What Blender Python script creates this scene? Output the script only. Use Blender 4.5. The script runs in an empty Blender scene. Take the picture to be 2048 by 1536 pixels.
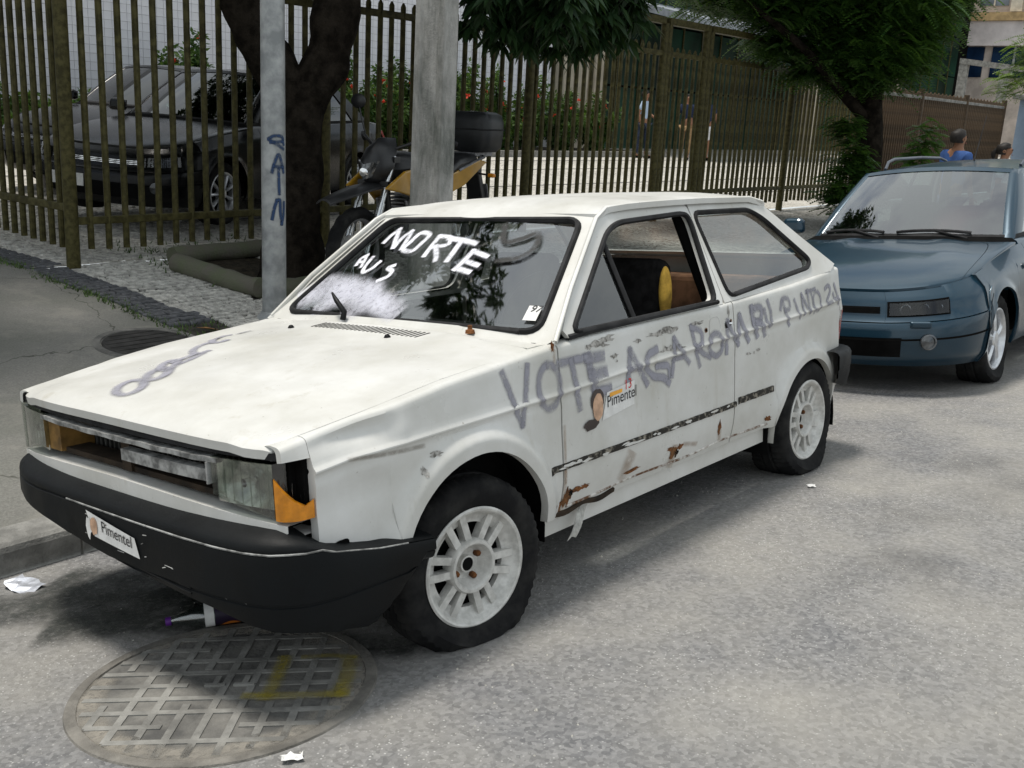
import bpy, bmesh, math, random
from mathutils import Vector, Matrix, noise
SC = bpy.context.scene
COL = SC.collection
RAD = math.radians
R = random.Random(11)

# ------------------------------------------------------------------ camera, sky, sun, exposure
CAMP = Vector((-2.2572, -2.7102, 1.6179))
cam = bpy.data.cameras.new('camera')
cam.sensor_width = 36.0
cam.lens = 36.0 * 2067.0 / 2048.0
cam.clip_start = 0.05
cam.clip_end = 600
camo = bpy.data.objects.new('camera', cam)
COL.objects.link(camo)
_r = Vector((0.6462, -0.7614, 0.0524)); _u = Vector((0.1629, 0.2046, 0.9652)); _d = Vector((0.7456, 0.6151, -0.2563))
_M = Matrix((_r, _u, -_d)).transposed().to_4x4()
_M.translation = CAMP
camo.matrix_world = _M
SC.camera = camo

SUN_AZ = Vector((-0.35, 0.93, 0)).normalized()      # horizontal direction TOWARDS the sun
SUN_EL = RAD(75)
world = bpy.data.worlds.new('World')
SC.world = world
world.use_nodes = True
wt = world.node_tree
wt.nodes.clear()
wo = wt.nodes.new('ShaderNodeOutputWorld')
bg = wt.nodes.new('ShaderNodeBackground')
sky = wt.nodes.new('ShaderNodeTexSky')
sky.sky_type = 'NISHITA'
sky.sun_disc = False
sky.sun_elevation = SUN_EL
sky.sun_rotation = math.atan2(SUN_AZ.x, SUN_AZ.y)
sky.air_density = 1.0
sky.dust_density = 2.0
# broken white cloud over the whole sky
tc = wt.nodes.new('ShaderNodeTexCoord')
mp = wt.nodes.new('ShaderNodeMapping')
mp.inputs['Scale'].default_value = (1.0, 1.0, 2.2)
nz = wt.nodes.new('ShaderNodeTexNoise')
nz.inputs['Scale'].default_value = 1.9
nz.inputs['Detail'].default_value = 7
nz.inputs['Roughness'].default_value = 0.58
rp = wt.nodes.new('ShaderNodeValToRGB')
rp.color_ramp.elements[0].position = 0.30
rp.color_ramp.elements[1].position = 0.54
mx = wt.nodes.new('ShaderNodeMix')
mx.data_type = 'RGBA'
mx.inputs[7].default_value = (8.3, 8.9, 9.1, 1)
wt.links.new(tc.outputs['Generated'], mp.inputs['Vector'])
wt.links.new(mp.outputs['Vector'], nz.inputs['Vector'])
wt.links.new(nz.outputs['Fac'], rp.inputs['Fac'])
wt.links.new(rp.outputs['Color'], mx.inputs[0])
wt.links.new(sky.outputs['Color'], mx.inputs[6])
wt.links.new(mx.outputs[2], bg.inputs['Color'])
bg.inputs['Strength'].default_value = 0.085
wt.links.new(bg.outputs['Background'], wo.inputs['Surface'])

sl = bpy.data.lights.new('sun', 'SUN')
sl.energy = 2.8
sl.angle = RAD(12)
sl.color = (1.0, 0.955, 0.88)
slo = bpy.data.objects.new('sun', sl)
COL.objects.link(slo)
_sd = SUN_AZ * math.cos(SUN_EL) + Vector((0, 0, math.sin(SUN_EL)))
slo.rotation_euler = _sd.to_track_quat('Z', 'Y').to_euler()
slo.location = (0, 0, 30)

SC.view_settings.view_transform = 'Standard'
SC.view_settings.look = 'None'
SC.view_settings.gamma = 1.0
SC.view_settings.exposure = 0.33
SC.view_settings.use_curve_mapping = False
SC.render.engine = 'CYCLES'
SC.cycles.max_bounces = 6
SC.cycles.transparent_max_bounces = 24
SC.cycles.use_denoising = True

# ------------------------------------------------------------------ helpers
def clamp(v, a=0.0, b=1.0):
    return a if v < a else b if v > b else v
def sm(v):
    v = clamp(v); return v * v * (3 - 2 * v)
def lerp(a, b, t):
    return a + (b - a) * t
def interp(tab, x):
    if x <= tab[0][0]: return tab[0][1]
    for (x0, y0), (x1, y1) in zip(tab, tab[1:]):
        if x <= x1: return y0 + (y1 - y0) * (x - x0) / (x1 - x0)
    return tab[-1][1]
def frange(a, b, n):
    return [a + (b - a) * i / n for i in range(n + 1)]

class MB:
    """collects faces of one mesh"""
    def __init__(s):
        s.v = []; s.f = []; s.uv = []
    def add(s, pts, faces):
        b = len(s.v); s.v += [tuple(p) for p in pts]; s.f += [tuple(b + i for i in f) for f in faces]; return s
    def box(s, c, d, rot=None, top=1.0):
        hx, hy, hz = d[0] / 2, d[1] / 2, d[2] / 2
        P = [Vector((sx * hx * (top if sz > 0 else 1), sy * hy * (top if sz > 0 else 1), sz * hz)) for sx in (-1, 1) for sy in (-1, 1) for sz in (-1, 1)]
        if rot is not None: P = [rot @ p for p in P]
        P = [p + Vector(c) for p in P]
        return s.add(P, [(0, 1, 3, 2), (4, 6, 7, 5), (0, 4, 5, 1), (2, 3, 7, 6), (0, 2, 6, 4), (1, 5, 7, 3)])
    def span(s, a, b):
        return s.box([(a[i] + b[i]) / 2 for i in range(3)], [abs(b[i] - a[i]) for i in range(3)])
    def tube(s, path, rad, n=8, cap=True, sq=1.0):
        path = [Vector(p) for p in path]; m = len(path)
        if not hasattr(rad, '__len__'): rad = [rad] * m
        base = len(s.v); up = None
        for i, p in enumerate(path):
            t = (path[min(i + 1, m - 1)] - path[max(i - 1, 0)])
            if t.length < 1e-9: t = Vector((0, 0, 1))
            t.normalize()
            if up is None:
                up = Vector((0, 0, 1)) if abs(t.z) < .9 else Vector((1, 0, 0))
            a = (up - t * up.dot(t))
            if a.length < 1e-6: a = t.orthogonal()
            a.normalize(); up = a; b = t.cross(a)
            for k in range(n):
                w = 2 * math.pi * k / n
                s.v.append(tuple(p + (a * math.cos(w) + b * math.sin(w) * sq) * rad[i]))
        for i in range(m - 1):
            for k in range(n):
                k2 = (k + 1) % n
                s.f.append((base + i * n + k, base + i * n + k2, base + (i + 1) * n + k2, base + (i + 1) * n + k))
        if cap:
            s.f.append(tuple(base + k for k in reversed(range(n))))
            s.f.append(tuple(base + (m - 1) * n + k for k in range(n)))
        return s
    def lathe(s, prof, n=32, axis='Y', c=(0, 0, 0), closed=False, fn=None):
        """prof: (radius, along axis)"""
        base = len(s.v); m = len(prof)
        for k in range(n):
            w = 2 * math.pi * k / n
            for j, (r, h) in enumerate(prof):
                if fn: r, h = fn(k, j, r, h)
                x, z = r * math.cos(w), r * math.sin(w)
                p = (x, h, z) if axis == 'Y' else (x, z, h) if axis == 'Z' else (h, x, z)
                s.v.append((p[0] + c[0], p[1] + c[1], p[2] + c[2]))
        mm = m if closed else m - 1
        for k in range(n):
            for j in range(mm):
                a = base + k * m + j; b = base + k * m + (j + 1) % m
                k2 = (k + 1) % n
                c2 = base + k2 * m + (j + 1) % m; d2 = base + k2 * m + j
                s.f.append((a, b, c2, d2))
        return s
    def grid(s, G, flange=None, wrap=False):
        """G[i][j] points; flange: vector or function(point,i,j)->vector for a turned-in edge"""
        ni, nj = len(G), len(G[0]); base = len(s.v)
        for row in G: s.v += [tuple(p) for p in row]
        for i in range(ni - 1):
            for j in range(nj - 1):
                a = base + i * nj + j
                s.f.append((a, a + 1, a + nj + 1, a + nj))
        if flange is not None:
            bd = [(i, 0) for i in range(ni)] + [(ni - 1, j) for j in range(1, nj)] + [(i, nj - 1) for i in range(ni - 2, -1, -1)] + [(0, j) for j in range(nj - 2, 0, -1)]
            fb = len(s.v)
            for i, j in bd:
                fl = flange(G[i][j], i, j) if callable(flange) else flange
                p = Vector(G[i][j]) + Vector(fl)
                s.v.append(tuple(p))
            m = len(bd)
            for q in range(m):
                i, j = bd[q]; i2, j2 = bd[(q + 1) % m]
                s.f.append((base + i * nj + j, fb + q, fb + (q + 1) % m, base + i2 * nj + j2))
        return s
    def prism(s, poly, off):
        """poly: list of 3d points (planar loop); off: extrusion vector"""
        n = len(poly); o = Vector(off)
        P = [Vector(p) for p in poly] + [Vector(p) + o for p in poly]
        F = [tuple(range(n)), tuple(n + i for i in reversed(range(n)))] + [(i, n + i, n + (i + 1) % n, (i + 1) % n) for i in range(n)]
        return s.add(P, F)
    def ring(s, A, B, n=1):
        """bridge two closed loops of equal length, n subdivisions"""
        m = len(A); base = len(s.v)
        for k in range(n + 1):
            t = k / n
            for a, b in zip(A, B):
                s.v.append(tuple(Vector(a).lerp(Vector(b), t)))
        for k in range(n):
            for i in range(m):
                i2 = (i + 1) % m
                s.f.append((base + k * m + i, base + k * m + i2, base + (k + 1) * m + i2, base + (k + 1) * m + i))
        return s
    def mesh(s, name, smooth=None):
        me = bpy.data.meshes.new(name)
        me.from_pydata(s.v, [], s.f)
        bm = bmesh.new(); bm.from_mesh(me)
        bmesh.ops.recalc_face_normals(bm, faces=bm.faces)
        bm.to_mesh(me); bm.free()
        if smooth is not None:
            for p in me.polygons: p.use_smooth = True
            me.set_sharp_from_angle(angle=RAD(smooth))
        me.update()
        return me
    def build(s, name, mat, parent=None, smooth=None, loc=None):
        return obj(name, s.mesh(name, smooth), mat, parent, loc)

def obj(name, me, mat, parent=None, loc=None, rot=None):
    o = bpy.data.objects.new(name, me)
    COL.objects.link(o)
    if mat is not None and me is not None and len(me.materials) == 0: me.materials.append(mat)
    if parent is not None: o.parent = parent
    if loc is not None: o.location = loc
    if rot is not None: o.rotation_euler = rot
    return o
def tag(o, label, cat, group=None):
    o['label'] = label; o['category'] = cat
    if group: o['group'] = group
    return o
def thing(name, label, cat, loc=(0, 0, 0), rot=(0, 0, 0), group=None):
    o = bpy.data.objects.new(name, None)
    o.empty_display_size = .1
    COL.objects.link(o)
    o.location = loc; o.rotation_euler = rot
    return tag(o, label, cat, group)
def struct(o, kind='structure'):
    o['kind'] = kind
    return o
def bev(o, w=.006, seg=2):
    m = o.modifiers.new('bevel', 'BEVEL'); m.width = w; m.segments = seg; m.limit_method = 'ANGLE'; m.angle_limit = RAD(40)
    return o
def copy_tree(o, parent=None):
    c = o.copy(); COL.objects.link(c)
    if parent is not None: c.parent = parent
    for ch in list(o.children): copy_tree(ch, c)
    return c
def resample(loop, n, closed=True):
    P = [Vector(p) for p in loop]
    if closed: P = P + [P[0]]
    L = [0]
    for a, b in zip(P, P[1:]): L.append(L[-1] + (b - a).length)
    out = []; cnt = n if closed else n - 1
    j = 0
    for k in range(n):
        d = L[-1] * k / cnt
        while j < len(L) - 2 and L[j + 1] < d: j += 1
        t = (d - L[j]) / max(1e-9, L[j + 1] - L[j])
        out.append(P[j].lerp(P[j + 1], clamp(t)))
    return out
def rounded(poly, r, n=5):
    """2d polygon with rounded corners (quadratic arcs)"""
    out = []; m = len(poly)
    for i in range(m):
        p0, p1, p2 = Vector(poly[i - 1]), Vector(poly[i]), Vector(poly[(i + 1) % m])
        a = p1 + (p0 - p1).normalized() * min(r, (p0 - p1).length * .45)
        b = p1 + (p2 - p1).normalized() * min(r, (p2 - p1).length * .45)
        for k in range(n + 1):
            t = k / n
            out.append(a * (1 - t) ** 2 + p1 * 2 * t * (1 - t) + b * t * t)
    return out
def textmesh(txt, size=1.0, depth=0.0):
    cu = bpy.data.curves.new('lettering', 'FONT'); cu.body = txt; cu.size = size; cu.extrude = depth
    cu.align_x = 'LEFT'; cu.align_y = 'BOTTOM'
    o = bpy.data.objects.new('lettering', cu); COL.objects.link(o)
    dg = bpy.context.evaluated_depsgraph_get()
    me = bpy.data.meshes.new_from_object(o.evaluated_get(dg))
    bpy.data.objects.remove(o); 
    return me

# ------------------------------------------------------------------ materials
MATS = {}
def nodes(name):
    m = bpy.data.materials.new(name); m.use_nodes = True
    nt = m.node_tree
    b = nt.nodes['Principled BSDF']
    return m, nt, b
def N(nt, t, **kw):
    n = nt.nodes.new(t)
    for k, v in kw.items():
        if k in n.inputs: n.inputs[k].default_value = v
        else: setattr(n, k, v)
    return n
def mixc(nt, fac, a, b, blend='MIX'):
    m = nt.nodes.new('ShaderNodeMix'); m.data_type = 'RGBA'; m.blend_type = blend
    for sock, val in ((0, fac), (6, a), (7, b)):
        if isinstance(val, (int, float)): m.inputs[sock].default_value = val
        elif isinstance(val, (tuple, list)): m.inputs[sock].default_value = (*val[:3], 1)
        else: nt.links.new(val, m.inputs[sock])
    return m.outputs[2]
def noise_fac(nt, scale, detail=4, rough=.55, lo=.4, hi=.6, coord='Object', sx=(1, 1, 1), loc=(0, 0, 0)):
    t = N(nt, 'ShaderNodeTexCoord'); mp_ = N(nt, 'ShaderNodeMapping')
    mp_.inputs['Scale'].default_value = sx; mp_.inputs['Location'].default_value = loc
    nt.links.new(t.outputs[coord], mp_.inputs['Vector'])
    n = N(nt, 'ShaderNodeTexNoise', Scale=scale, Detail=detail, Roughness=rough)
    nt.links.new(mp_.outputs['Vector'], n.inputs['Vector'])
    mr = N(nt, 'ShaderNodeMapRange'); mr.inputs[1].default_value = lo; mr.inputs[2].default_value = hi
    nt.links.new(n.outputs['Fac'], mr.inputs[0])
    return mr.outputs[0]
def bump(nt, b, height, strength=.3, dist=.01):
    bn = N(nt, 'ShaderNodeBump', Strength=strength, Distance=dist)
    nt.links.new(height, bn.inputs['Height']); nt.links.new(bn.outputs['Normal'], b.inputs['Normal'])
def pm(name, col, rough=.5, metal=0.0, var=.18, scale=6.0, bmp=0.0, bscale=80.0, coat=0.0, spec=.3, col2=None, lo=.38, hi=.62, rvar=0.0, coord='Object'):
    m, nt, b = nodes(name)
    f = noise_fac(nt, scale, 5, .6, lo, hi, coord)
    a = tuple(c * (1 - var) for c in col); c2 = col2 or tuple(min(1, c * (1 + var)) for c in col)
    nt.links.new(mixc(nt, f, a, c2), b.inputs['Base Color'])
    b.inputs['Roughness'].default_value = rough; b.inputs['Metallic'].default_value = metal
    b.inputs['Specular IOR Level'].default_value = spec
    b.inputs['Coat Weight'].default_value = coat; b.inputs['Coat Roughness'].default_value = .06
    if rvar:
        mr = N(nt, 'ShaderNodeMapRange'); mr.inputs[3].default_value = rough - rvar; mr.inputs[4].default_value = rough + rvar
        nt.links.new(f, mr.inputs[0]); nt.links.new(mr.outputs[0], b.inputs['Roughness'])
    if bmp: bump(nt, b, noise_fac(nt, bscale, 4, .6, .3, .7, coord), bmp, .01)
    MATS[name] = m
    return m
def glassmat(name, tint=(.75, .82, .8), alpha=.25, rough=.02):
    """thin window glass: mostly see-through, mirror-like on top"""
    m, nt, b = nodes(name)
    nt.nodes.remove(b)
    tr = N(nt, 'ShaderNodeBsdfTransparent'); tr.inputs['Color'].default_value = (*tint, 1)
    gl = N(nt, 'ShaderNodeBsdfGlossy', Roughness=rough); gl.inputs['Color'].default_value = (1, 1, 1, 1)
    fr = N(nt, 'ShaderNodeLayerWeight', Blend=.5)
    pw = N(nt, 'ShaderNodeMath', operation='POWER'); pw.inputs[1].default_value = 4.0
    ad = N(nt, 'ShaderNodeMath', operation='MULTIPLY_ADD'); ad.inputs[1].default_value = .95; ad.inputs[2].default_value = alpha + .05
    nt.links.new(fr.outputs['Facing'], pw.inputs[0])
    mxs = N(nt, 'ShaderNodeMixShader')
    nt.links.new(pw.outputs[0], ad.inputs[0]); nt.links.new(ad.outputs[0], mxs.inputs[0])
    nt.links.new(tr.outputs[0], mxs.inputs[1]); nt.links.new(gl.outputs[0], mxs.inputs[2])
    nt.links.new(mxs.outputs[0], nt.nodes['Material Output'].inputs['Surface'])
    MATS[name] = m
    return m
def spraymat(name, col, dens=.9, rough=.6):
    """spray paint with soft edges; u runs across the stroke"""
    m, nt, b = nodes(name)
    b.inputs['Base Color'].default_value = (*col, 1); b.inputs['Roughness'].default_value = rough
    uv = N(nt, 'ShaderNodeUVMap'); sp = N(nt, 'ShaderNodeSeparateXYZ')
    nt.links.new(uv.outputs[0], sp.inputs[0])
    def edge(sock, w):
        a = N(nt, 'ShaderNodeMath', operation='SUBTRACT'); a.inputs[1].default_value = .5
        nt.links.new(sp.outputs[sock], a.inputs[0])
        c = N(nt, 'ShaderNodeMath', operation='ABSOLUTE'); nt.links.new(a.outputs[0], c.inputs[0])
        r = N(nt, 'ShaderNodeMapRange', interpolation_type='SMOOTHSTEP')
        r.inputs[1].default_value = .5; r.inputs[2].default_value = .5 - w; r.inputs[3].default_value = 0; r.inputs[4].default_value = 1
        nt.links.new(c.outputs[0], r.inputs[0]); return r.outputs[0]
    e1 = edge(0, .40)
    nf0 = noise_fac(nt, 45, 4, .7, .18, .52); nf1 = noise_fac(nt, 7, 3, .6, .05, .62)
    mm = N(nt, 'ShaderNodeMath', operation='MULTIPLY'); nt.links.new(nf0, mm.inputs[0]); nt.links.new(nf1, mm.inputs[1]); nf = mm.outputs[0]
    mu = N(nt, 'ShaderNodeMath', operation='MULTIPLY'); nt.links.new(e1, mu.inputs[0]); nt.links.new(nf, mu.inputs[1])
    e2 = edge(1, .04)
    mu3 = N(nt, 'ShaderNodeMath', operation='MULTIPLY'); nt.links.new(mu.outputs[0], mu3.inputs[0]); nt.links.new(e2, mu3.inputs[1])
    mu2 = N(nt, 'ShaderNodeMath', operation='MULTIPLY'); mu2.inputs[1].default_value = dens
    nt.links.new(mu3.outputs[0], mu2.inputs[0]); nt.links.new(mu2.outputs[0], b.inputs['Alpha'])
    MATS[name] = m
    return m
# ------------------------------------------------------------------ ground levels
ROLL = 0.10715                      # cross fall of the gutter side of the road (and of the cars on it)
RLT = math.tan(ROLL)
KY = 1.02                           # kerb line
FY = 4.95                           # fence line
def zroad(y):
    if y >= -.8: return -RLT * (y + .8)
    t = min(-.8 - y, 2.5)
    z = RLT * t - (RLT - .01) * t * t / 5.0
    if -.8 - y > 2.5: z += .01 * ((-.8 - y) - 2.5)
    return z
def zwalk(y): return zroad(KY) + .125 + (y - KY) * .085
def zcourt(y): return zwalk(FY) + .02 + (y - FY) * .035
def zpath(y): return zwalk(y) if y < FY + .05 else zcourt(y)
def tilt(x, y, z):                  # road frame -> world
    c, s = math.cos(ROLL), math.sin(ROLL)
    return Vector((x, -.8 + c * (y + .8) + s * z, -s * (y + .8) + c * z))

def sheet(name, xs, ys, zf, mat, dz=0.0):
    G = [[(x, y, zf(y) + dz) for y in ys] for x in xs]
    o = MB().grid(G).build(name, mat, smooth=60)
    return struct(o)

# --- asphalt
m, nt, b = nodes('asphalt')
f1 = noise_fac(nt, 150, 3, .7, .38, .66)           # grains
f2 = noise_fac(nt, 1.1, 6, .62, .36, .66)          # big dusty patches
f3 = noise_fac(nt, 22, 5, .7, .35, .65)
vor = N(nt, 'ShaderNodeTexVoronoi', Scale=95.0); tco = N(nt, 'ShaderNodeTexCoord'); nt.links.new(tco.outputs['Object'], vor.inputs['Vector'])
sp = N(nt, 'ShaderNodeMapRange'); sp.inputs[1].default_value = .34; sp.inputs[2].default_value = .12
nt.links.new(vor.outputs['Distance'], sp.inputs[0])
pick = N(nt, 'ShaderNodeMapRange'); pick.inputs[1].default_value = .66; pick.inputs[2].default_value = .86
spc = N(nt, 'ShaderNodeSeparateColor'); nt.links.new(vor.outputs['Color'], spc.inputs[0]); nt.links.new(spc.outputs[0], pick.inputs[0])
fl = N(nt, 'ShaderNodeMath', operation='MULTIPLY'); nt.links.new(sp.outputs[0], fl.inputs[0]); nt.links.new(pick.outputs[0], fl.inputs[1])
vg = N(nt, 'ShaderNodeTexVoronoi', Scale=75.0); nt.links.new(tco.outputs['Object'], vg.inputs['Vector'])
sg_ = N(nt, 'ShaderNodeSeparateColor'); nt.links.new(vg.outputs['Color'], sg_.inputs[0])
stone = mixc(nt, sg_.outputs[1], (.085, .086, .090), (.36, .355, .35))
f5 = noise_fac(nt, 48, 6, .75, .34, .66)
base = mixc(nt, f5, mixc(nt, .55, stone, (.12, .12, .124)), mixc(nt, .35, stone, (.27, .268, .27)))
base = mixc(nt, f3, base, mixc(nt, .4, base, (.19, .19, .195)))
dusty = mixc(nt, f2, base, mixc(nt, .5, base, (.43, .405, .355)))
f4 = noise_fac(nt, .9, 4, .5, .60, .72, loc=(3.1, 7.7, 0))
dusty = mixc(nt, f4, dusty, mixc(nt, .5, dusty, (.085, .083, .08)))
f6 = noise_fac(nt, 1.7, 4, .6, .38, .62, loc=(1.1, 4.4, 0))
fm = N(nt, 'ShaderNodeMath', operation='MULTIPLY'); nt.links.new(fl.outputs[0], fm.inputs[0]); nt.links.new(f6, fm.inputs[1])
fin = mixc(nt, fm.outputs[0], dusty, (.60, .59, .57))
nt.links.new(fin, b.inputs['Base Color'])
b.inputs['Roughness'].default_value = .9; b.inputs['Specular IOR Level'].default_value = .3
bump(nt, b, f5, .6, .010)
ASPH = m

# --- worn concrete of the driveway
m, nt, b = nodes('worn_concrete')
f1 = noise_fac(nt, 90, 4, .7, .35, .68)
f2 = noise_fac(nt, .8, 6, .65, .38, .62)
f3 = noise_fac(nt, 3.5, 6, .7, .5, .66, loc=(5, 1, 0))
vor = N(nt, 'ShaderNodeTexVoronoi', Scale=.55, feature='DISTANCE_TO_EDGE'); tco = N(nt, 'ShaderNodeTexCoord')
wrp = N(nt, 'ShaderNodeTexNoise', Scale=3.0, Detail=4.0); nt.links.new(tco.outputs['Object'], wrp.inputs['Vector'])
wv = N(nt, 'ShaderNodeVectorMath', operation='MULTIPLY_ADD'); wv.inputs[1].default_value = (.45, .45, .45)
nt.links.new(wrp.outputs['Color'], wv.inputs[0]); nt.links.new(tco.outputs['Object'], wv.inputs[2]); nt.links.new(wv.outputs[0], vor.inputs['Vector'])
cr = N(nt, 'ShaderNodeMapRange'); cr.inputs[1].default_value = .004; cr.inputs[2].default_value = .0; nt.links.new(vor.outputs['Distance'], cr.inputs[0])
base = mixc(nt, f1, (.13, .126, .116), (.225, .218, .20))
base = mixc(nt, f2, base, mixc(nt, .55, base, (.10, .105, .085)))
base = mixc(nt, f3, base, mixc(nt, .5, base, (.26, .245, .215)))
base = mixc(nt, cr.outputs[0], base, (.045, .045, .035))
nt.links.new(base, b.inputs['Base Color']); b.inputs['Roughness'].default_value = .93
bump(nt, b, f1, .4, .006)
CONC = m
MORTAR = pm('mortar_soil', (.040, .037, .030), .95, var=.35, scale=14, bmp=.4, bscale=120)
GRANITE = pm('kerb_granite', (.22, .215, .20), .85, var=.3, scale=9, bmp=.35, bscale=90)
STONEW = pm('pale_limestone', (.46, .445, .41), .8, var=.3, scale=16, bmp=.25, bscale=120)
STONEB = pm('dark_basalt', (.088, .09, .097), .8, var=.35, scale=16, bmp=.25, bscale=120)
# --- small-stone paving too far to pick apart
def cobble(name, ca, cb, joint, scale):
    m, nt, b = nodes(name)
    vor = N(nt, 'ShaderNodeTexVoronoi', Scale=scale, feature='DISTANCE_TO_EDGE', Randomness=.6)
    vc = N(nt, 'ShaderNodeTexVoronoi', Scale=scale, Randomness=.6)
    tco = N(nt, 'ShaderNodeTexCoord')
    for v in (vor, vc): nt.links.new(tco.outputs['Object'], v.inputs['Vector'])
    e = N(nt, 'ShaderNodeMapRange'); e.inputs[1].default_value = .03; e.inputs[2].default_value = .10
    nt.links.new(vor.outputs['Distance'], e.inputs[0])
    s = N(nt, 'ShaderNodeSeparateColor'); nt.links.new(vc.outputs['Color'], s.inputs[0])
    c = mixc(nt, s.outputs[0], ca, cb)
    c = mixc(nt, noise_fac(nt, 1.2, 5, .6, .35, .65), c, mixc(nt, .35, c, joint))
    nt.links.new(mixc(nt, e.outputs[0], joint, c), b.inputs['Base Color'])
    b.inputs['Roughness'].default_value = .85
    bump(nt, b, e.outputs[0], .5, .008)
    return m
COB = cobble('small_stone_paving', (.27, .26, .235), (.42, .405, .37), (.10, .093, .078), 17)
COURT = cobble('courtyard_paving', (.50, .475, .42), (.66, .63, .57), (.22, .205, .18), 15)

# --- sheets
ysr = [-60, -40, -25, -15, -10, -7, -5] + frange(-4, .9, 25) + [KY - .002]
sheet('road', [-60, -30, -15, -8] + frange(-5, 20, 25) + [30, 50, 80, 130, 220], ysr, zroad, ASPH)
BAND_O = [(1.0, 1.50), (2.93, 1.44), (4.16, 1.40), (5.35, 1.27), (12, .6)]       # y -> x of the dark border
BAND_I = [(1.0, 1.95), (2.9, 1.84), (3.75, 1.70), (4.8, 1.62), (5.86, 1.50), (12, .85)]
ysd = frange(KY + .15, FY + .05, 12) + frange(5.4, 15.6, 8)
G = [[(lerp(-30, interp(BAND_O, y) + .03, k / 16), y, zpath(y) - .012) for y in ysd] for k in range(17)]
struct(MB().grid(G).build('driveway', CONC, smooth=60))
ysw = frange(KY + .15, FY + .05, 8)
sw = MB()
G = [[(lerp(interp(BAND_O, y) + .03, 60, (k / 20) ** 2), y, zwalk(y) - .012) for y in ysw] for k in range(21)]
WALK = struct(sw.grid(G).build('sidewalk', MORTAR, smooth=60))
# far part of the pavement, stones too small to pick apart
G = [[(x, y, zwalk(y) - .006) for y in ysw] for x in [4.6, 6, 8, 12, 18, 26, 38, 60]]
obj('far_paving', MB().grid(G).mesh('far_paving', 60), COB, WALK)
G = [[(lerp(interp(BAND_O, y) + .03, 1.62, .0) if k == 0 else [0, 2.5, 6, 12, 20, 35, 60][k], y, zcourt(y) - .004) for y in frange(FY + .05, 15.6, 10)] for k in range(7)]
struct(MB().grid(G).build('courtyard', COURT, smooth=60))
struct(MB().grid([[(x, y, .30) for y in (15.5, 60, 120)] for x in (-60, 0, 60, 220)]).build('terrain', MORTAR))
struct(MB().grid([[(x, y, .22) for y in (FY, 20, 60)] for x in (59.9, 100, 220)]).build('terrain', MORTAR))
struct(MB().grid([[(x, y, zroad(KY) + .1) for y in (KY + .15, FY + .2)] for x in (59.9, 100, 220)]).build('terrain', MORTAR))
struct(MB().grid([[(x, y, zpath(y) - .03) for y in (KY + .15, FY, 15.6)] for x in (-60, -29.9)]).build('terrain', CONC))
# joints in the courtyard paving
for k, yy in enumerate((6.6, 8.4, 10.6, 12.2)):
    MB().span((2.0, yy, zcourt(yy) - .002), (40, yy + .05, zcourt(yy) + .003)).build('joint_strip', STONEB, bpy.data.objects['courtyard'])

# --- kerb stones
KERB = bpy.data.objects.new('kerb', None); COL.objects.link(KERB); struct(KERB)
x = -6.0; km = []
while x < 34:
    L = R.uniform(.75, 1.15)
    z0, z1 = zroad(KY) - .12, zwalk(KY) + R.uniform(-.006, .006)
    mb = MB()
    a = x + .006; c = x + L - .006
    pr = [(KY + .01, z0), (KY + .004, z1 - .03), (KY + .012, z1 - .01), (KY + .03, z1), (KY + .155, z1 + .012), (KY + .155, z0)]
    mb.prism([(a, y, z) for y, z in pr], (c - a, 0, 0))
    mb.build('kerb_stone', GRANITE, KERB)
    x += L

# --- small stones of the pavement: the nearest ones one by one, the others joined
def stone_variants(mat, n, w):
    out = []
    for k in range(n):
        c = [(-w / 2, -w / 2), (w / 2, -w / 2), (w / 2, w / 2), (-w / 2, w / 2)]
        q = [(a + R.uniform(-.16, .16) * w, b_ + R.uniform(-.16, .16) * w) for a, b_ in c]
        mb = MB()
        top = [(a * .86, b_ * .86, R.uniform(.010, .017)) for a, b_ in q]
        mid = [(a, b_, .006) for a, b_ in q]; bot = [(a, b_, -.01) for a, b_ in q]
        mb.add(top + mid + bot, [(0, 1, 2, 3)] + [(i + 4 * r_, 4 * (r_ + 1) + i, 4 * (r_ + 1) + (i + 1) % 4, (i + 1) % 4 + 4 * r_) for r_ in (0, 1) for i in range(4)])
        me = mb.mesh('paving_stone'); me.materials.append(mat); out.append(me)
    return out
SVW = stone_variants(STONEW, 10, .058); SVB = stone_variants(STONEB, 8, .060)
pitch = .066
cand = []
yy = KY + .20
row = 0
while yy < FY + 3.2:
    xx = interp(BAND_O, yy) + .04 + R.uniform(0, .02)
    xe = 4.6 if yy < FY + .05 else 4.2
    while xx < xe:
        dark = xx < interp(BAND_I, yy)
        X = xx + R.uniform(-.006, .006); Y = yy + R.uniform(-.006, .006) + .02 * math.sin(xx * 3 + row)
        hid = (Y < 2.3) or (Y < 2.9 and X > 2.6) 
        skip = (2.40 < X < 3.42 and 3.62 < Y < 4.80)          # planter bed
        miss = (dark and abs(Y - 3.12) < .17 and X < 1.78 and (X - 1.5) < .3)   # broken-out hole in the border
        if not skip and not miss: cand.append((X, Y, dark, hid))
        xx += pitch * R.uniform(.92, 1.10)
    yy += pitch; row += 1
def dcam(c): return (Vector((c[0], c[1], .15)) - CAMP).length
vis = sorted([c for c in cand if not c[3]], key=dcam)
near_w = [c for c in vis if not c[2]][:290]; near_b = [c for c in vis if c[2]][:290]
near = set(near_w + near_b)
for lst, var in ((near_w, SVW), (near_b, SVB)):
    for X, Y, dk, h in lst:
        o = bpy.data.objects.new('paving_stone', R.choice(var)); COL.objects.link(o); o.parent = WALK
        o.location = (X, Y, zpath(Y) - .008); o.rotation_euler = (.085, R.uniform(-.05, .05), R.choice((0, 1, 2, 3)) * math.pi / 2 + R.uniform(-.12, .12))
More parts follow.
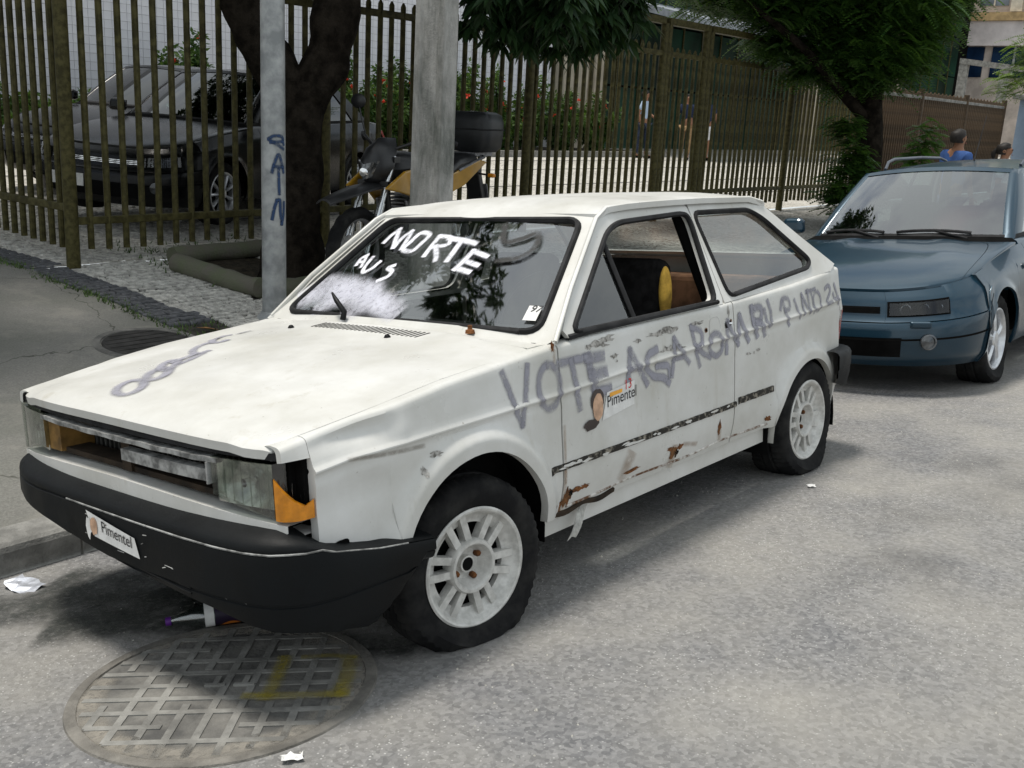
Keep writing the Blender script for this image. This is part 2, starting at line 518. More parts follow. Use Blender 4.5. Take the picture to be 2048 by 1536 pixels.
for nm, dkk, mat, var in (('pale_small_stones', False, STONEW, SVW), ('dark_small_stones', True, STONEB, SVB)):
    mb = MB()
    for c in cand:
        if c in near or c[2] != dkk: continue
        me = R.choice(var); a = R.choice((0, 1, 2, 3)) * math.pi / 2 + R.uniform(-.12, .12)
        ca, sa = math.cos(a), math.sin(a); z0 = zpath(c[1]) - .008
        mb.add([(c[0] + v.co.x * ca - v.co.y * sa, c[1] + v.co.x * sa + v.co.y * ca, z0 + v.co.z) for v in me.vertices], [tuple(p.vertices) for p in me.polygons])
    o = obj(nm, mb.mesh(nm), mat, WALK); struct(o, 'stuff')

# --- weeds along the broken border
LEAFG = pm('weed_green', (.06, .10, .025), .7, var=.5, scale=30)
mb = MB()
for k in range(900):
    y = R.uniform(2.7, 6.5); x = interp(BAND_O, y) + R.gauss(.0, .035)
    if abs(y - 3.12) < .2 and R.random() < .7: x += R.uniform(0, .3)
    z = zpath(y) - .012; h = R.uniform(.012, .05); a = R.uniform(0, 6.28); w = .006
    dx, dy = math.cos(a) * w, math.sin(a) * w; lx, ly = R.uniform(-.03, .03), R.uniform(-.03, .03)
    mb.add([(x - dx, y - dy, z), (x + dx, y + dy, z), (x + lx, y + ly, z + h)], [(0, 1, 2)])
for k in range(500):
    y = 4.95 + R.gauss(0, .35); x = R.uniform(2.2, 3.6); z = zpath(y); h = R.uniform(.015, .06); a = R.uniform(0, 6.28); w = .007
    if 2.4 < x < 3.4 and 3.7 < y < 4.8: continue
    dx, dy = math.cos(a) * w, math.sin(a) * w
    mb.add([(x - dx, y - dy, z), (x + dx, y + dy, z), (x + R.uniform(-.03, .03), y + R.uniform(-.03, .03), z + h)], [(0, 1, 2)])
o = mb.build('weeds', LEAFG); struct(o, 'stuff'); o['label'] = 'low green weeds growing along the broken dark stone border'

# --- manhole cover in the road, with a waffle grid
IRON = pm('cast_iron_dusty', (.145, .142, .135), .8, var=.45, scale=5, col2=(.20, .192, .175), bmp=.3, bscale=60)
IRONR = pm('cast_iron_rib', (.21, .205, .19), .85, var=.35, scale=6, bmp=.25, bscale=80)
COLLAR = pm('collar_mortar', (.165, .155, .138), .9, var=.4, scale=5, bmp=.4, bscale=60)
YELLOW = spraymat('worn_yellow_paint', (.36, .29, .03), .62)
mc = thing('manhole_cover', 'large round iron manhole cover with waffle grid and yellow paint in the road', 'manhole cover', tilt(-.70, -.41, .003), (-ROLL, 0, 0))
rr = .432
def wob(k, j, r, h): return (r + (.018 * math.sin(k * .7) + .014 * math.sin(k * 1.9 + 1) if j == 0 else 0), h)
MB().lathe([(rr + .006, -.004), (rr + .003, .003), (rr - .028, .004), (rr - .032, -.01)], 64, 'Z').build('collar', COLLAR, mc, 40)
MB().lathe([(0.0005, .001), (rr - .034, .001), (rr - .034, -.02)], 64, 'Z').build('lid', IRON, mc, 30)
ang = math.atan2(-.7614, .6462); ca, sa = math.cos(ang), math.sin(ang)
rl = rr - .04; cell = .078
def bar(mb, u0, u1, v0, v1, h0, h1):
    P = [(u, v, h) for u in (u0, u1) for v in (v0, v1) for h in (h0, h1)]
    mb.add([(u * ca - v * sa, u * sa + v * ca, h) for u, v, h in P], [(0, 1, 3, 2), (4, 6, 7, 5), (0, 4, 5, 1), (2, 3, 7, 6), (1, 5, 7, 3)])
k = -5
while k <= 5:
    d = k * cell; hl = math.sqrt(max(0, rl * rl - d * d))
    if hl > .05:
        for ax in (0, 1):
            s0 = -hl
            w = .011
            segs = [(-hl, hl)] if (k + ax) % 3 else [(-hl, -.11), (.10, hl)]
            for a0, a1 in segs:
                if a1 - a0 < .03: continue
                mb = MB()
                if ax == 0: bar(mb, a0, a1, d - w, d + w, 0, .0045)
                else: bar(mb, d - w, d + w, a0, a1, 0, .0042)
                mb.build('rib', IRONR, mc)
    k += 1
for (u, v, w, h) in ((-.03, .02, .03, .05), (.055, .02, .03, .05)):        # cast maker's marks
    mb = MB(); bar(mb, u - w, u + w, v - h / 2 - .006, v - h / 2 + .006, 0, .008); bar(mb, u - .008, u + .008, v - h / 2, v + h / 2, 0, .0085)
    mb.build('cast_mark', IRONR, mc)
# small lid in the driveway
zc0 = zwalk(3.03)
ml = thing('manhole_cover', 'dark round iron lid set flat in the driveway beside the dark border', 'manhole cover', (1.13, 3.03, zc0 - .006), (.085, 0, 0))
IROND = pm('dark_iron_lid', (.035, .033, .031), .8, var=.4, scale=8)
MB().lathe([(.0005, .004), (.27, .005), (.275, .0), (.28, -.006)], 40, 'Z').build('lid', IROND, ml, 30)
MB().lathe([(.285, -.006), (.29, .004), (.33, .003), (.335, -.006)], 40, 'Z').build('frame', IRON, ml, 30)
for k in range(-3, 4):
    hl = math.sqrt(.26 ** 2 - (k * .07) ** 2)
    MB().span((-hl, k * .07 - .008, .0045), (hl, k * .07 + .008, .008)).build('rib', IROND, ml)
# ------------------------------------------------------------------ shared car materials
RUBBER = pm('black_rubber', (.018, .018, .019), .75, var=.4, scale=12, spec=.2)
TYRE = pm('dusty_tyre', (.019, .019, .020), .85, var=.45, scale=9, spec=.12, col2=(.036, .035, .033), lo=.45, hi=.75)
PLASTIC = pm('aged_black_plastic', (.0042, .005, .0056), .55, var=.35, scale=4, spec=.16, rvar=.12, bmp=.06, bscale=160)
DARK = pm('dark_underside', (.006, .006, .006), .95, var=.3, spec=.05)
CHROME = pm('chrome', (.75, .75, .76), .12, 1.0, var=.06)
STEEL = pm('bare_steel', (.42, .42, .42), .42, 1.0, var=.2, scale=20)
ALLOY = pm('dull_alloy', (.56, .55, .52), .5, .25, var=.16, scale=25, col2=(.66, .65, .62))
ALLOYB = pm('bright_alloy', (.66, .67, .69), .3, .7, var=.1, scale=25)
RUST = pm('rust', (.16, .062, .02), .9, var=.5, scale=40, bmp=.5, bscale=150)
GLASS = glassmat('window_glass', (.80, .84, .83), .07)
GLASSD = glassmat('tinted_glass', (.05, .065, .06), .03)
LAMPGL = glassmat('dusty_lamp_lens', (.62, .66, .62), .07, .06)
AMBER = pm('amber_lens', (.60, .22, .012), .25, 0, var=.2, scale=20, coat=.5)
PAPER = pm('white_paper', (.72, .71, .69), .7, var=.08, scale=30)
BLACKINK = pm('black_ink', (.02, .02, .022), .6, var=.2)
REDINK = pm('red_ink', (.55, .03, .03), .6, var=.2)
ORANGEINK = pm('orange_ink', (.75, .36, .05), .6, var=.2)
FACEINK = pm('printed_face_tone', (.52, .33, .22), .6, var=.25, scale=25)
HAIRINK = pm('printed_dark_hair', (.06, .045, .04), .6, var=.25)
SEATD = pm('dark_seat_cloth', (.016, .015, .015), .95, var=.4, scale=20, spec=.08)
SEATY = pm('yellow_foam', (.50, .30, .05), .9, var=.35, scale=14, bmp=.3, bscale=60)
DUSTGREY = pm('dusty_trim', (.10, .098, .09), .8, var=.4, scale=10)

# white aged paint
m, nt, b = nodes('aged_white_paint')
c = mixc(nt, noise_fac(nt, 2.2, 6, .65, .35, .7), (.50, .49, .45), (.66, .655, .635))
c = mixc(nt, noise_fac(nt, 7, 6, .72, .60, .74, sx=(1, 1, .25)), c, mixc(nt, .55, c, (.40, .37, .30)))          # dirty runs
c = mixc(nt, noise_fac(nt, 55, 3, .6, .70, .76, loc=(4, 2, 9)), c, mixc(nt, .55, c, (.20, .17, .13)))             # specks
nt.links.new(c, b.inputs['Base Color'])
rg = N(nt, 'ShaderNodeMapRange'); rg.inputs[3].default_value = .24; rg.inputs[4].default_value = .5
nt.links.new(noise_fac(nt, 3, 5, .6, .3, .7), rg.inputs[0]); nt.links.new(rg.outputs[0], b.inputs['Roughness'])
bump(nt, b, noise_fac(nt, 3.5, 3, .5, .3, .7), .10, .02)
WHITE = m
SPRAYG = spraymat('grey_spray_paint', (.285, .28, .325), 1.15)
SPRAYW = spraymat('white_spray_paint', (.80, .80, .86), 1.3)
SPRAYK = spraymat('black_spray_paint', (.006, .006, .006), 1.3)
SPRAYB = spraymat('blue_spray_paint', (.012, .04, .11), 1.35)
RUSTS = spraymat('rust_stain', (.26, .14, .06), .38, .9)
CHIP = spraymat('bare_chipped_paint', (.30, .27, .23), .5, .9)

# ------------------------------------------------------------------ wheels (axle along Y, outside face towards -Y)
def tyre_mesh(r, w, rb, hub, flat=True, n=112):
    h = w / 2
    prof = [(rb, h * .80), (rb + (r - rb) * .22, h * .97), (rb + (r - rb) * .55, h * 1.04), (rb + (r - rb) * .84, h * .95), (r - .004, h * .76), (r, h * .36), (r - .006, h * .30), (r - .006, h * .24), (r, h * .18),
            (r, -h * .18), (r - .006, -h * .24), (r - .006, -h * .30), (r, -h * .36), (r - .004, -h * .76), (rb + (r - rb) * .84, -h * .95), (rb + (r - rb) * .55, -h * 1.04), (rb + (r - rb) * .22, -h * .97), (rb, -h * .80)]
    def fn(k, j, rr, hh):
        if k % 2 == 0 and 3 <= j <= 14 and j not in (8, 9): rr -= .007
        return rr, hh
    mb = MB().lathe(prof, n, 'Y', fn=fn)
    if flat:
        V = []
        for x, y, z in mb.v:
            d = -hub - z
            kb = clamp((-z - hub + .11) / .13)
            rr_ = math.hypot(x, z)
            side = clamp((rr_ - rb) / (r - rb))
            y2 = y * (1 + .48 * kb * math.sin(side * math.pi * .9)) if z < 0 else y
            if z < -hub + .002: z = -hub + .002 - .0 * d
            V.append((x, y2, z))
        mb.v = V
    return mb.mesh('tyre', 40)
def rim_lattice(rb, ofs=0.0, nsp=12):
    y0 = -.078
    rim = MB().lathe([(rb, .06), (rb - .012, .05), (rb - .02, -.02), (rb - .004, y0 + .01), (rb + .015, y0 - .006), (rb + .0165, y0 - .012), (rb + .010, y0 - .0155), (rb + .003, y0 - .013),
                      (rb - .006, y0 + .004), (rb - .018, y0 + .018), (rb - .040, y0 + .026), (rb - .042, y0 + .045)], 72, 'Y')
    me1 = rim.mesh('rim', 35)
    hub = MB().lathe([(.088, y0 + .045), (.090, y0 + .006), (.084, y0 - .004), (.074, y0 - .004), (.068, y0 + .004), (.060, y0 + .03), (.050, y0 + .045), (.028, y0 + .047), (.027, y0 + .030), (.022, y0 + .029), (.0215, y0 + .055)], 48, 'Y')
    me2 = hub.mesh('hub', 35)
    sps = []
    for k in range(nsp):
        a = 2 * math.pi * k / nsp + .1; tw = (.085 if k % 2 else -.085)
        a0, a1 = a, a + tw
        p0 = Vector((math.cos(a0) * .082, y0 + .006, math.sin(a0) * .082)); p1 = Vector((math.cos(a1) * (rb - .006), y0 + .008, math.sin(a1) * (rb - .006)))
        t = (p1 - p0).normalized(); s = t.cross(Vector((0, 1, 0))).normalized() * .012
        dn = Vector((0, .034, 0))
        q = [p0 - s, p0 + s, p1 + s, p1 - s]
        mb = MB(); mb.prism([tuple(v) for v in q], dn)
        sps.append(mb.mesh('spoke'))
    return me1, me2, sps
GW = {}
def gol_wheel(parent, x, y, z, steer, right, flat=True):
    hub = z
    key = ('t', round(hub, 3))
    if key not in GW:
        GW[key] = tyre_mesh(.289, .186, .178, hub, flat); GW[key].materials.append(TYRE)
    if 'r' not in GW:
        a, b_, s = rim_lattice(.178)
        for me in [a, b_] + s: me.materials.append(ALLOY)
        GW['r'] = (a, b_, s)
        d = MB().lathe([(.005, -.012), (.158, -.012), (.16, .05)], 40, 'Y').mesh('brake_drum', 40); d.materials.append(DARK); GW['d'] = d
        nu = MB().lathe([(.0005, -.052), (.009, -.052), (.0105, -.046), (.0105, -.03)], 6, 'Y').mesh('wheel_bolt'); nu.materials.append(RUST); GW['n'] = nu
        hh = MB().lathe([(.0005, -.046), (.0265, -.046), (.0265, -.03)], 20, 'Y').mesh('hub_hole'); hh.materials.append(DARK); GW['h'] = hh
    w = bpy.data.objects.new('wheel', GW[key]); COL.objects.link(w); w.parent = parent
    w.name = 'wheel'
    w.location = (x, y, z); w.rotation_euler = (0, 0, steer + (math.pi if right else 0))
    a, b_, s = GW['r']
    for nm, me in (('rim', a), ('hub', b_), ('brake_drum', GW['d'])):
        obj(nm, me, None, w)
    for me in s: obj('spoke', me, None, w)
    obj('hub_hole', GW['h'], None, w)
    for k in range(4):
        if k == 1: continue
        an = math.pi / 2 * k + .5
        obj('wheel_bolt', GW['n'], None, w, (math.cos(an) * .05, 0, math.sin(an) * .05))
    return w

# ------------------------------------------------------------------ the white hatchback
car = thing('hatchback_car', 'battered white two-door hatchback with grey spray lettering and flat tyres at the kerb', 'car', tilt(0, 0, 0), (-ROLL, 0, 0))
ZC = [(-.75, .668), (-.66, .672), (-.47, .694), (-.1, .703), (.45, .714), (.87, .735), (1.58, .757), (2.82, .79)]
ZS = [(-.75, .744), (-.47, .788), (-.1, .836), (.4, .876), (.6, .884), (1.5, .894), (2.2, .915), (2.76, .948), (2.84, .950)]
ARCH = [(-.01, .262, .342), (2.352, .205, .345)]
def gW(x): return .79 - .05 * clamp((-.22 - x) / .52) ** 2 - .045 * clamp((x - 2.1) / .72) ** 2
def golY(x, z):
    W = gW(x); zc = interp(ZC, x); zs = interp(ZS, x)
    if z >= zc: Y = W - .003 - .014 * clamp((z - zc) / (zs - zc))
    else: Y = W - .001 - .030 * clamp((.42 - z) / .15) ** 1.4
    Y += .0075 * math.exp(-((z - zc) / .0075) ** 2) - .004 * math.exp(-((z - zc + .022) / .012) ** 2)
    for cx, cz, rr in ARCH:
        r = math.hypot(x - cx, z - cz)
        if r < rr + .09 and z > .2:
            Y += .026 * sm((rr + .085 - r) / .05)
    # knocks in the front wing
    Y -= .034 * math.exp(-((x + .47) / .11) ** 2 - ((z - .755) / .034) ** 2) - .010 * math.exp(-((x + .30) / .03) ** 2 - ((z - .74) / .05) ** 2)
    Y -= .016 * math.exp(-((x + .44) / .10) ** 2 - ((z - .60) / .045) ** 2)
    if x < -.25: Y += .010 * noise.noise(Vector((x * 9, z * 9, 3))) * clamp((-.25 - x) / .2)
    Y += .0040 * noise.noise(Vector((x * 2.6, z * 4, 1))) + .0014 * noise.noise(Vector((x * 8, z * 9, 5)))
    return Y
def zbase(x):
    if x < -.33: return .40
    if x > 2.66: return .40
    return .288 if .2 < x < 2.1 else .25
def zbot(x):
    z = zbase(x)
    for cx, cz, rr in ARCH:
        d = abs(x - cx)
        if d < rr: z = max(z if False else 0, cz + math.sqrt(rr * rr - d * d))
    return z
def gxs(a, b):
    s = {round(a, 4), round(b, 4)}
    n = max(2, int((b - a) / .05))
    for k in range(n + 1): s.add(round(lerp(a, b, k / n), 4))
    for cx, cz, rr in ARCH:
        for k in range(0, 33):
            x = round(cx - rr * math.cos(math.pi * k / 32), 4)
            if a < x < b: s.add(x)
        for e in (-1, 1):
            for q in (.0015, .03, .06, .09):
                x = round(cx + e * (rr + q), 4)
                if a < x < b: s.add(x)
    out = []
    for x in sorted(s):
        if not out or x - out[-1] > .0012: out.append(x)
    return out
def side_panel(name, sg, x0, x1, parent, top='roll', lowf=None, mat=None, xrow=None):
    G = []
    for x in gxs(x0, x1):
        zb = lowf(x) if lowf else zbot(x); zc = interp(ZC, x); zs = interp(ZS, x)
        row = []
        if zb < zc - .05:
            zz = [lerp(zb, zc - .05, t) for t in (0, .025, .06, .11, .17, .24, .32, .42, .54, .66, .78, .9, 1)]
        else:
            zz = [lerp(zb, zc - .05, t) for t in frange(0, 1, 12)]
        zz += [zc - .034, zc - .022, zc - .014, zc - .008, zc - .004, zc, zc + .004, zc + .008, zc + .014]
        zz += [lerp(zc + .014, zs - .014, t) for t in (.14, .28, .42, .56, .7, .85, 1)]
        for z in zz: row.append((x, sg * golY(x, z), z))
        Y = golY(x, zs - .014)
        for dy, dz in ((.003, -.007), (.009, -.002), (.018, .001)): row.append((x, sg * (Y - dy), zs + dz))
        row.append((x, sg * (Y - .046), zs + .003))
        G.append(row)
    return MB().grid(G, flange=lambda p, i, j: (0, -sg * (.03 if j < len(G[0]) - 1 else 0), -.02 if j == len(G[0]) - 1 else 0)).build(name, mat or WHITE, parent, 28)
SEAM = pm('rust_spotted_paint', (.20, .10, .05), .85, var=.4, scale=16, col2=(.62, .60, .56), lo=.40, hi=.56)
XD0, XD1 = .428, 1.628        # door gaps
def door_tail(x):             # door lower edge
    return zbot(x)
for sg in (-1, 1):
    f = side_panel('front_wing', sg, -.605, XD0 - .004, car)
    # tongue of the wing over the indicator
    G = []
    for x in frange(-.686, -.607, 6):
        zs = interp(ZS, x); row = []
        for z in (.716, .722, zs - .014): row.append((x, sg * golY(x, z), z))
        Y = golY(x, zs - .014)
        for dy, dz in ((.003, -.007), (.009, -.002), (.018, .001), (.046, .003)): row.append((x, sg * (Y - dy), zs + dz))
        G.append(row)
    MB().grid(G, flange=(.0, -sg * .02, -.004)).build('wing_tip', WHITE, f, 30)
    d = side_panel('door', sg, XD0 + .004, XD1 - .004, car)
    q = side_panel('rear_wing', sg, XD1 + .004, 2.80, car)
    # sill seam below the door, rusty
    MB().tube([(x, sg * (golY(x, .30) + .002), .312 + .004 * math.sin(x * 9)) for x in frange(.46, 1.95, 24)], .006, 6).build('sill_seam', SEAM, car, 60)
    MB().span((.36, sg * .70, .215), (1.98, sg * .745, .30)).build('sill', WHITE if sg < 0 else WHITE, car)

# --- greenhouse: sides lean in
def gy(z): return .772 - max(0, z - .885) * .192 / .415
def S3(sg, p, off=0.0): return Vector((p[0], sg * (gy(p[1]) + off), p[1]))
DWIN = rounded([(.525, .902), (.946, 1.222), (1.04, 1.252), (1.535, 1.268), (1.560, 1.24), (1.512, .908)], .05, 4)
DOUT = [(.452, .888), (.60, 1.035), (.905, 1.262), (.985, 1.300), (1.10, 1.306), (1.570, 1.312), (1.580, 1.24), (1.568, .895)]
QWIN = rounded([(1.628, .918), (1.602, 1.266), (2.09, 1.262), (2.19, 1.222), (2.495, 1.010), (2.455, .975)], .045, 4)
QOUT = [(1.575, .897), (1.585, 1.312), (2.14, 1.306), (2.235, 1.285), (2.50, 1.118), (2.752, .968), (2.745, .944), (2.2, .916)]
def angsort(loop, n, c):
    """resample a loop by direction from c so that two loops bridge cleanly"""
    P = resample([(p[0], p[1], 0) for p in loop], 400)
    out = []
    A = sorted(((math.atan2(p.y - c[1], p.x - c[0]), p) for p in P), key=lambda t: t[0])
    for k in range(n):
        w = -math.pi + 2 * math.pi * k / n
        out.append(min(A, key=lambda t: abs(t[0] - w))[1])
    return [(p.x, p.y) for p in out]
for sg in (-1, 1):
    for nm, win, out, c in (('window_frame', DWIN, DOUT, (1.12, 1.09)), ('pillar_panel', QWIN, QOUT, (1.93, 1.10))):
        A = angsort(out, 120, c); B = angsort(win, 120, c)
        mb = MB().ring([S3(sg, p) for p in A], [S3(sg, p) for p in B], 2)
        mb.ring([S3(sg, p) for p in B], [S3(sg, p, -.03) for p in B], 1)
        mb.ring([S3(sg, p) for p in A], [S3(sg, p, -.02) for p in A], 1)
        fr = mb.build(nm, WHITE, car, 35)
        MB().tube([S3(sg, p, -.001) for p in win] + [S3(sg, win[0], -.001)], .0115, 6, False).build('window_rubber', RUBBER, fr, 60)
    # rear side window (closed)
    pl = [S3(sg, p, -.014) for p in QWIN]
    MB().add(pl, [tuple(range(len(pl)))]).build('rear_side_glass', GLASS, car)
    # front quarter light: divider bar and small triangular pane; the drop glass is wound down
    MB().tube([S3(sg, (.905, 1.198), -.006), S3(sg, (.915, .90), -.006)], .010, 6).build('divider_bar', RUBBER, car, 60)
    pl = [S3(sg, p, -.012) for p in ((.535, .905), (.895, 1.188), (.905, .905))]
    MB().add(pl, [(0, 1, 2)]).build('quarter_light', GLASS, car)
    # roof gutter
    gp = [(.425, .886), (.60, 1.045), (.90, 1.272), (.985, 1.308), (1.15, 1.316), (1.6, 1.321), (2.13, 1.314), (2.24, 1.292)]
    MB().tube([S3(sg, p, .006 if i else -.004) for i, p in enumerate(gp)], .0095, 6).build('gutter', WHITE, car, 60)
# --- windscreen and its surround
WB = lambda y: Vector((.402 + .022 * (abs(y) / .69) ** 2, y, .902 - .010 * (abs(y) / .69) ** 2))
WT = lambda y: Vector((.925 + .012 * (abs(y) / .53) ** 2, y, 1.292 - .012 * (abs(y) / .53) ** 2))
def wscr(u, v, off=0.0):
    """u -1..1 across, v 0..1 up"""
    p = WB(u * .705).lerp(WT(u * .535), v)
    n = Vector((-.60, 0, .80))
    return p + n * (off + .012 * (1 - u * u) * math.sin(math.pi * v) * .6)
wl = rounded([(-.975, .035), (-.965, .955), (.965, .955), (.975, .035)], .10, 5)
A = angsort([(-1.07, -.04), (-1.09, 1.06), (1.09, 1.06), (1.07, -.04)], 144, (0, .5)); B = angsort(wl, 144, (0, .5))
mb = MB().ring([wscr(*p) for p in A], [wscr(*p) for p in B], 3); mb.ring([wscr(*p) for p in B], [wscr(*p, -.02) for p in B], 1)
sur = mb.build('windscreen_surround', WHITE, car, 35)
MB().tube([wscr(*p, .002) for p in wl] + [wscr(*wl[0], .002)], .0135, 6, False).build('windscreen_rubber', RUBBER, sur, 60)
G = [[wscr(u, v, -.006) for v in frange(.02, .97, 10)] for u in frange(-.985, .985, 20)]
WSG = MB().grid(G).build('windscreen', glassmat('dusty_windscreen', (.78, .82, .81), .17, .03), car, 60)
# A pillar skins between surround and door frame
for sg in (-1, 1):
    G = []
    for v in frange(-.04, 1.06, 14):
        a = wscr(sg * (1.07 + .02 * (v + .04)), v); z = a.z
        xg = interp([(.86, .39), (.886, .425), (1.045, .60), (1.272, .90), (1.308, .985), (1.33, 1.0)], z)
        c = Vector((xg, sg * (gy(z) + .002), z))
        G.append([a, a.lerp(c, .5) + Vector((-.004, sg * .006, .004)), c])
    MB().grid(G, flange=(0.02, -sg * .01, -.01)).build('windscreen_pillar', WHITE, car, 50)
# --- roof
def roofz(x, y):
    e = interp([(.93, 1.286), (.985, 1.312), (1.15, 1.322), (1.6, 1.327), (2.13, 1.318), (2.25, 1.290)], x)
    w = .59
    return e + .030 * sm((x - .90) / .25) * (1 - (abs(y) / w) ** 2.4) + .003 * (1 - (abs(y) / w) ** 2)
G = [[(x + .012 * 0, y, roofz(x, y)) for y in [s * .592 for s in (-1, -.985, -.95, -.88, -.75, -.55, -.3, 0, .3, .55, .75, .88, .95, .985, 1)]] for x in [.935, .95, .97, 1.0, 1.05, 1.12, 1.25, 1.45, 1.7, 1.95, 2.1, 2.18, 2.23, 2.262]]
roof = MB().grid(G, flange=(0, 0, -.022)).build('roof', WHITE, car, 50)
LINING = pm('stained_roof_lining', (.28, .27, .25), .95, var=.4, scale=5)
G2 = [[(p[0], p[1] * .94, p[2] - .035) for p in row] for row in G]
MB().grid(G2).build('roof_lining', LINING, roof, 50)
# --- bonnet
def hoodz(x, y):
    yh = gW(x) - .05
    k = clamp(abs(y) / yh)
    return interp(ZS, x) + .006 + .020 * (1 - k ** 2.2) + .007 * sm((.60 - abs(y) - .10 * (x + .7)) / .05) + .0015 * noise.noise(Vector((x * 3, y * 3, 0)))
def fx(y): return -.753 + .060 * (abs(y) / .72) ** 3.2          # front plan curve
HX = lambda y: .342 - .02 * (abs(y) / .7) ** 2
ysg = [-1, -.992, -.97, -.93, -.88, -.83, -.8, -.77, -.7, -.58, -.42, -.22, 0, .22, .42, .58, .7, .77, .8, .83, .88, .93, .97, .992, 1]
G = []
for t in (0, .006, .02, .05, .1, .17, .26, .36, .48, .6, .72, .84, .93, .98, 1):
    row = []
    for s in ysg:
        x = None
        y0 = s * .70
        xa, xb = fx(y0) + .004, HX(y0)
        x = lerp(xa, xb, t); y = s * (gW(x) - .0565)
        z = hoodz(x, y) - .016 * (1 - clamp(t / .05)) ** 2 - .003 * (abs(s) > .985); x += .010 * clamp((abs(s) - .9) / .1) ** 2 * (1 - clamp(t / .1))
        row.append((x, y, z))
    G.append(row)
bonnet = MB().grid(G, flange=lambda p, i, j: (.004 if i == 0 else 0, 0, -.026)).build('bonnet', WHITE, car, 40)
# vent slots at the back of the bonnet, washer jets
for k in range(26):
    y = -.30 + .0225 * k
    x0 = .235; L = .075
    MB().prism([(x0, y, hoodz(x0, y) + .0012), (x0 + L, y, hoodz(x0 + L, y) + .0012), (x0 + L, y + .008, hoodz(x0 + L, y) + .0012), (x0, y + .008, hoodz(x0, y) + .0012)], (0, 0, -.006)).build('vent_slot', DARK, bonnet)
for y in (-.20, .34):
    MB().lathe([(.0005, .012), (.007, .010), (.011, .004), (.013, 0)], 10, 'Z', (.195, y, hoodz(.195, y))).build('washer_jet', PLASTIC, bonnet, 40)
# cowl panel between bonnet and windscreen
G = []
for s in frange(-1, 1, 24):
    y = s * .73
    a = Vector((HX(s * .7) + .005, y, hoodz(HX(s * .7), clamp(y, -.72, .72)) - .001)); bq = wscr(s * 1.045, -.035)
    G.append([a, a.lerp(bq, .5) + Vector((0, 0, .003)), bq + Vector((.004, 0, .001))])
cowl = MB().grid(G, flange=(0, 0, -.03)).build('cowl_panel', WHITE, car, 50)
# wiper stub and pivot
w0 = wscr(.05 * -1 + .42, -.02, .012)
MB().tube([w0, w0 + Vector((.01, 0, .03)), w0 + Vector((.018, .055, .075)), w0 + Vector((.03, .09, .10))], [.012, .012, .010, .005], 7).build('wiper_stub', PLASTIC, car, 60)
w1 = wscr(-.58, -.02, .006)
MB().lathe([(.018, 0), (.016, .012), (.009, .014), (.008, .028), (.0005, .030)], 12, 'Z', w1).build('wiper_pivot', RUST, car, 40)
# --- front end
def fr(y, z, d=0.0): return Vector((fx(y) + d, y, z))
def fstrip(name, y0, y1, z0, z1, d, th, mat, parent, n=16, wave=0.0, droop=0.0):
    F = []; 
    for k in range(n + 1):
        y = lerp(y0, y1, k / n)
        dz = -droop * (abs(y) / .7) ** 2; F.append([fr(y, z1 + dz, d + th), fr(y, z1 + dz + wave * math.sin(k * 2.1), d), fr(y, z0 + dz * .6 + wave * math.sin(k * 1.7 + 1), d), fr(y, z0 + dz * .6, d + th)])
    return MB().grid(F, flange=(.004, 0, 0)).build(name, mat, parent, 30)
CHIPPED = pm('chipped_grey_trim', (.20, .20, .195), .6, var=.5, scale=22, col2=(.36, .36, .35))
fstrip('bonnet_seal', -.725, .725, .716, .736, .014, .06, RUBBER, car)
fstrip('front_valance', -.735, .735, .524, .574, .004, .12, WHITE, car, 24, 0.0, .027)
fstrip('grille_top_trim', -.505, .50, .690, .704, .004, .03, CHIPPED, car, 20, .0015)
gb = fstrip('grille_remnant', -.462, -.035, .634, .668, .006, .03, CHIPPED, car, 10)
MB().span((-.738, -.470, .628), (-.712, -.463, .690)).build('bracket', CHIPPED, gb)
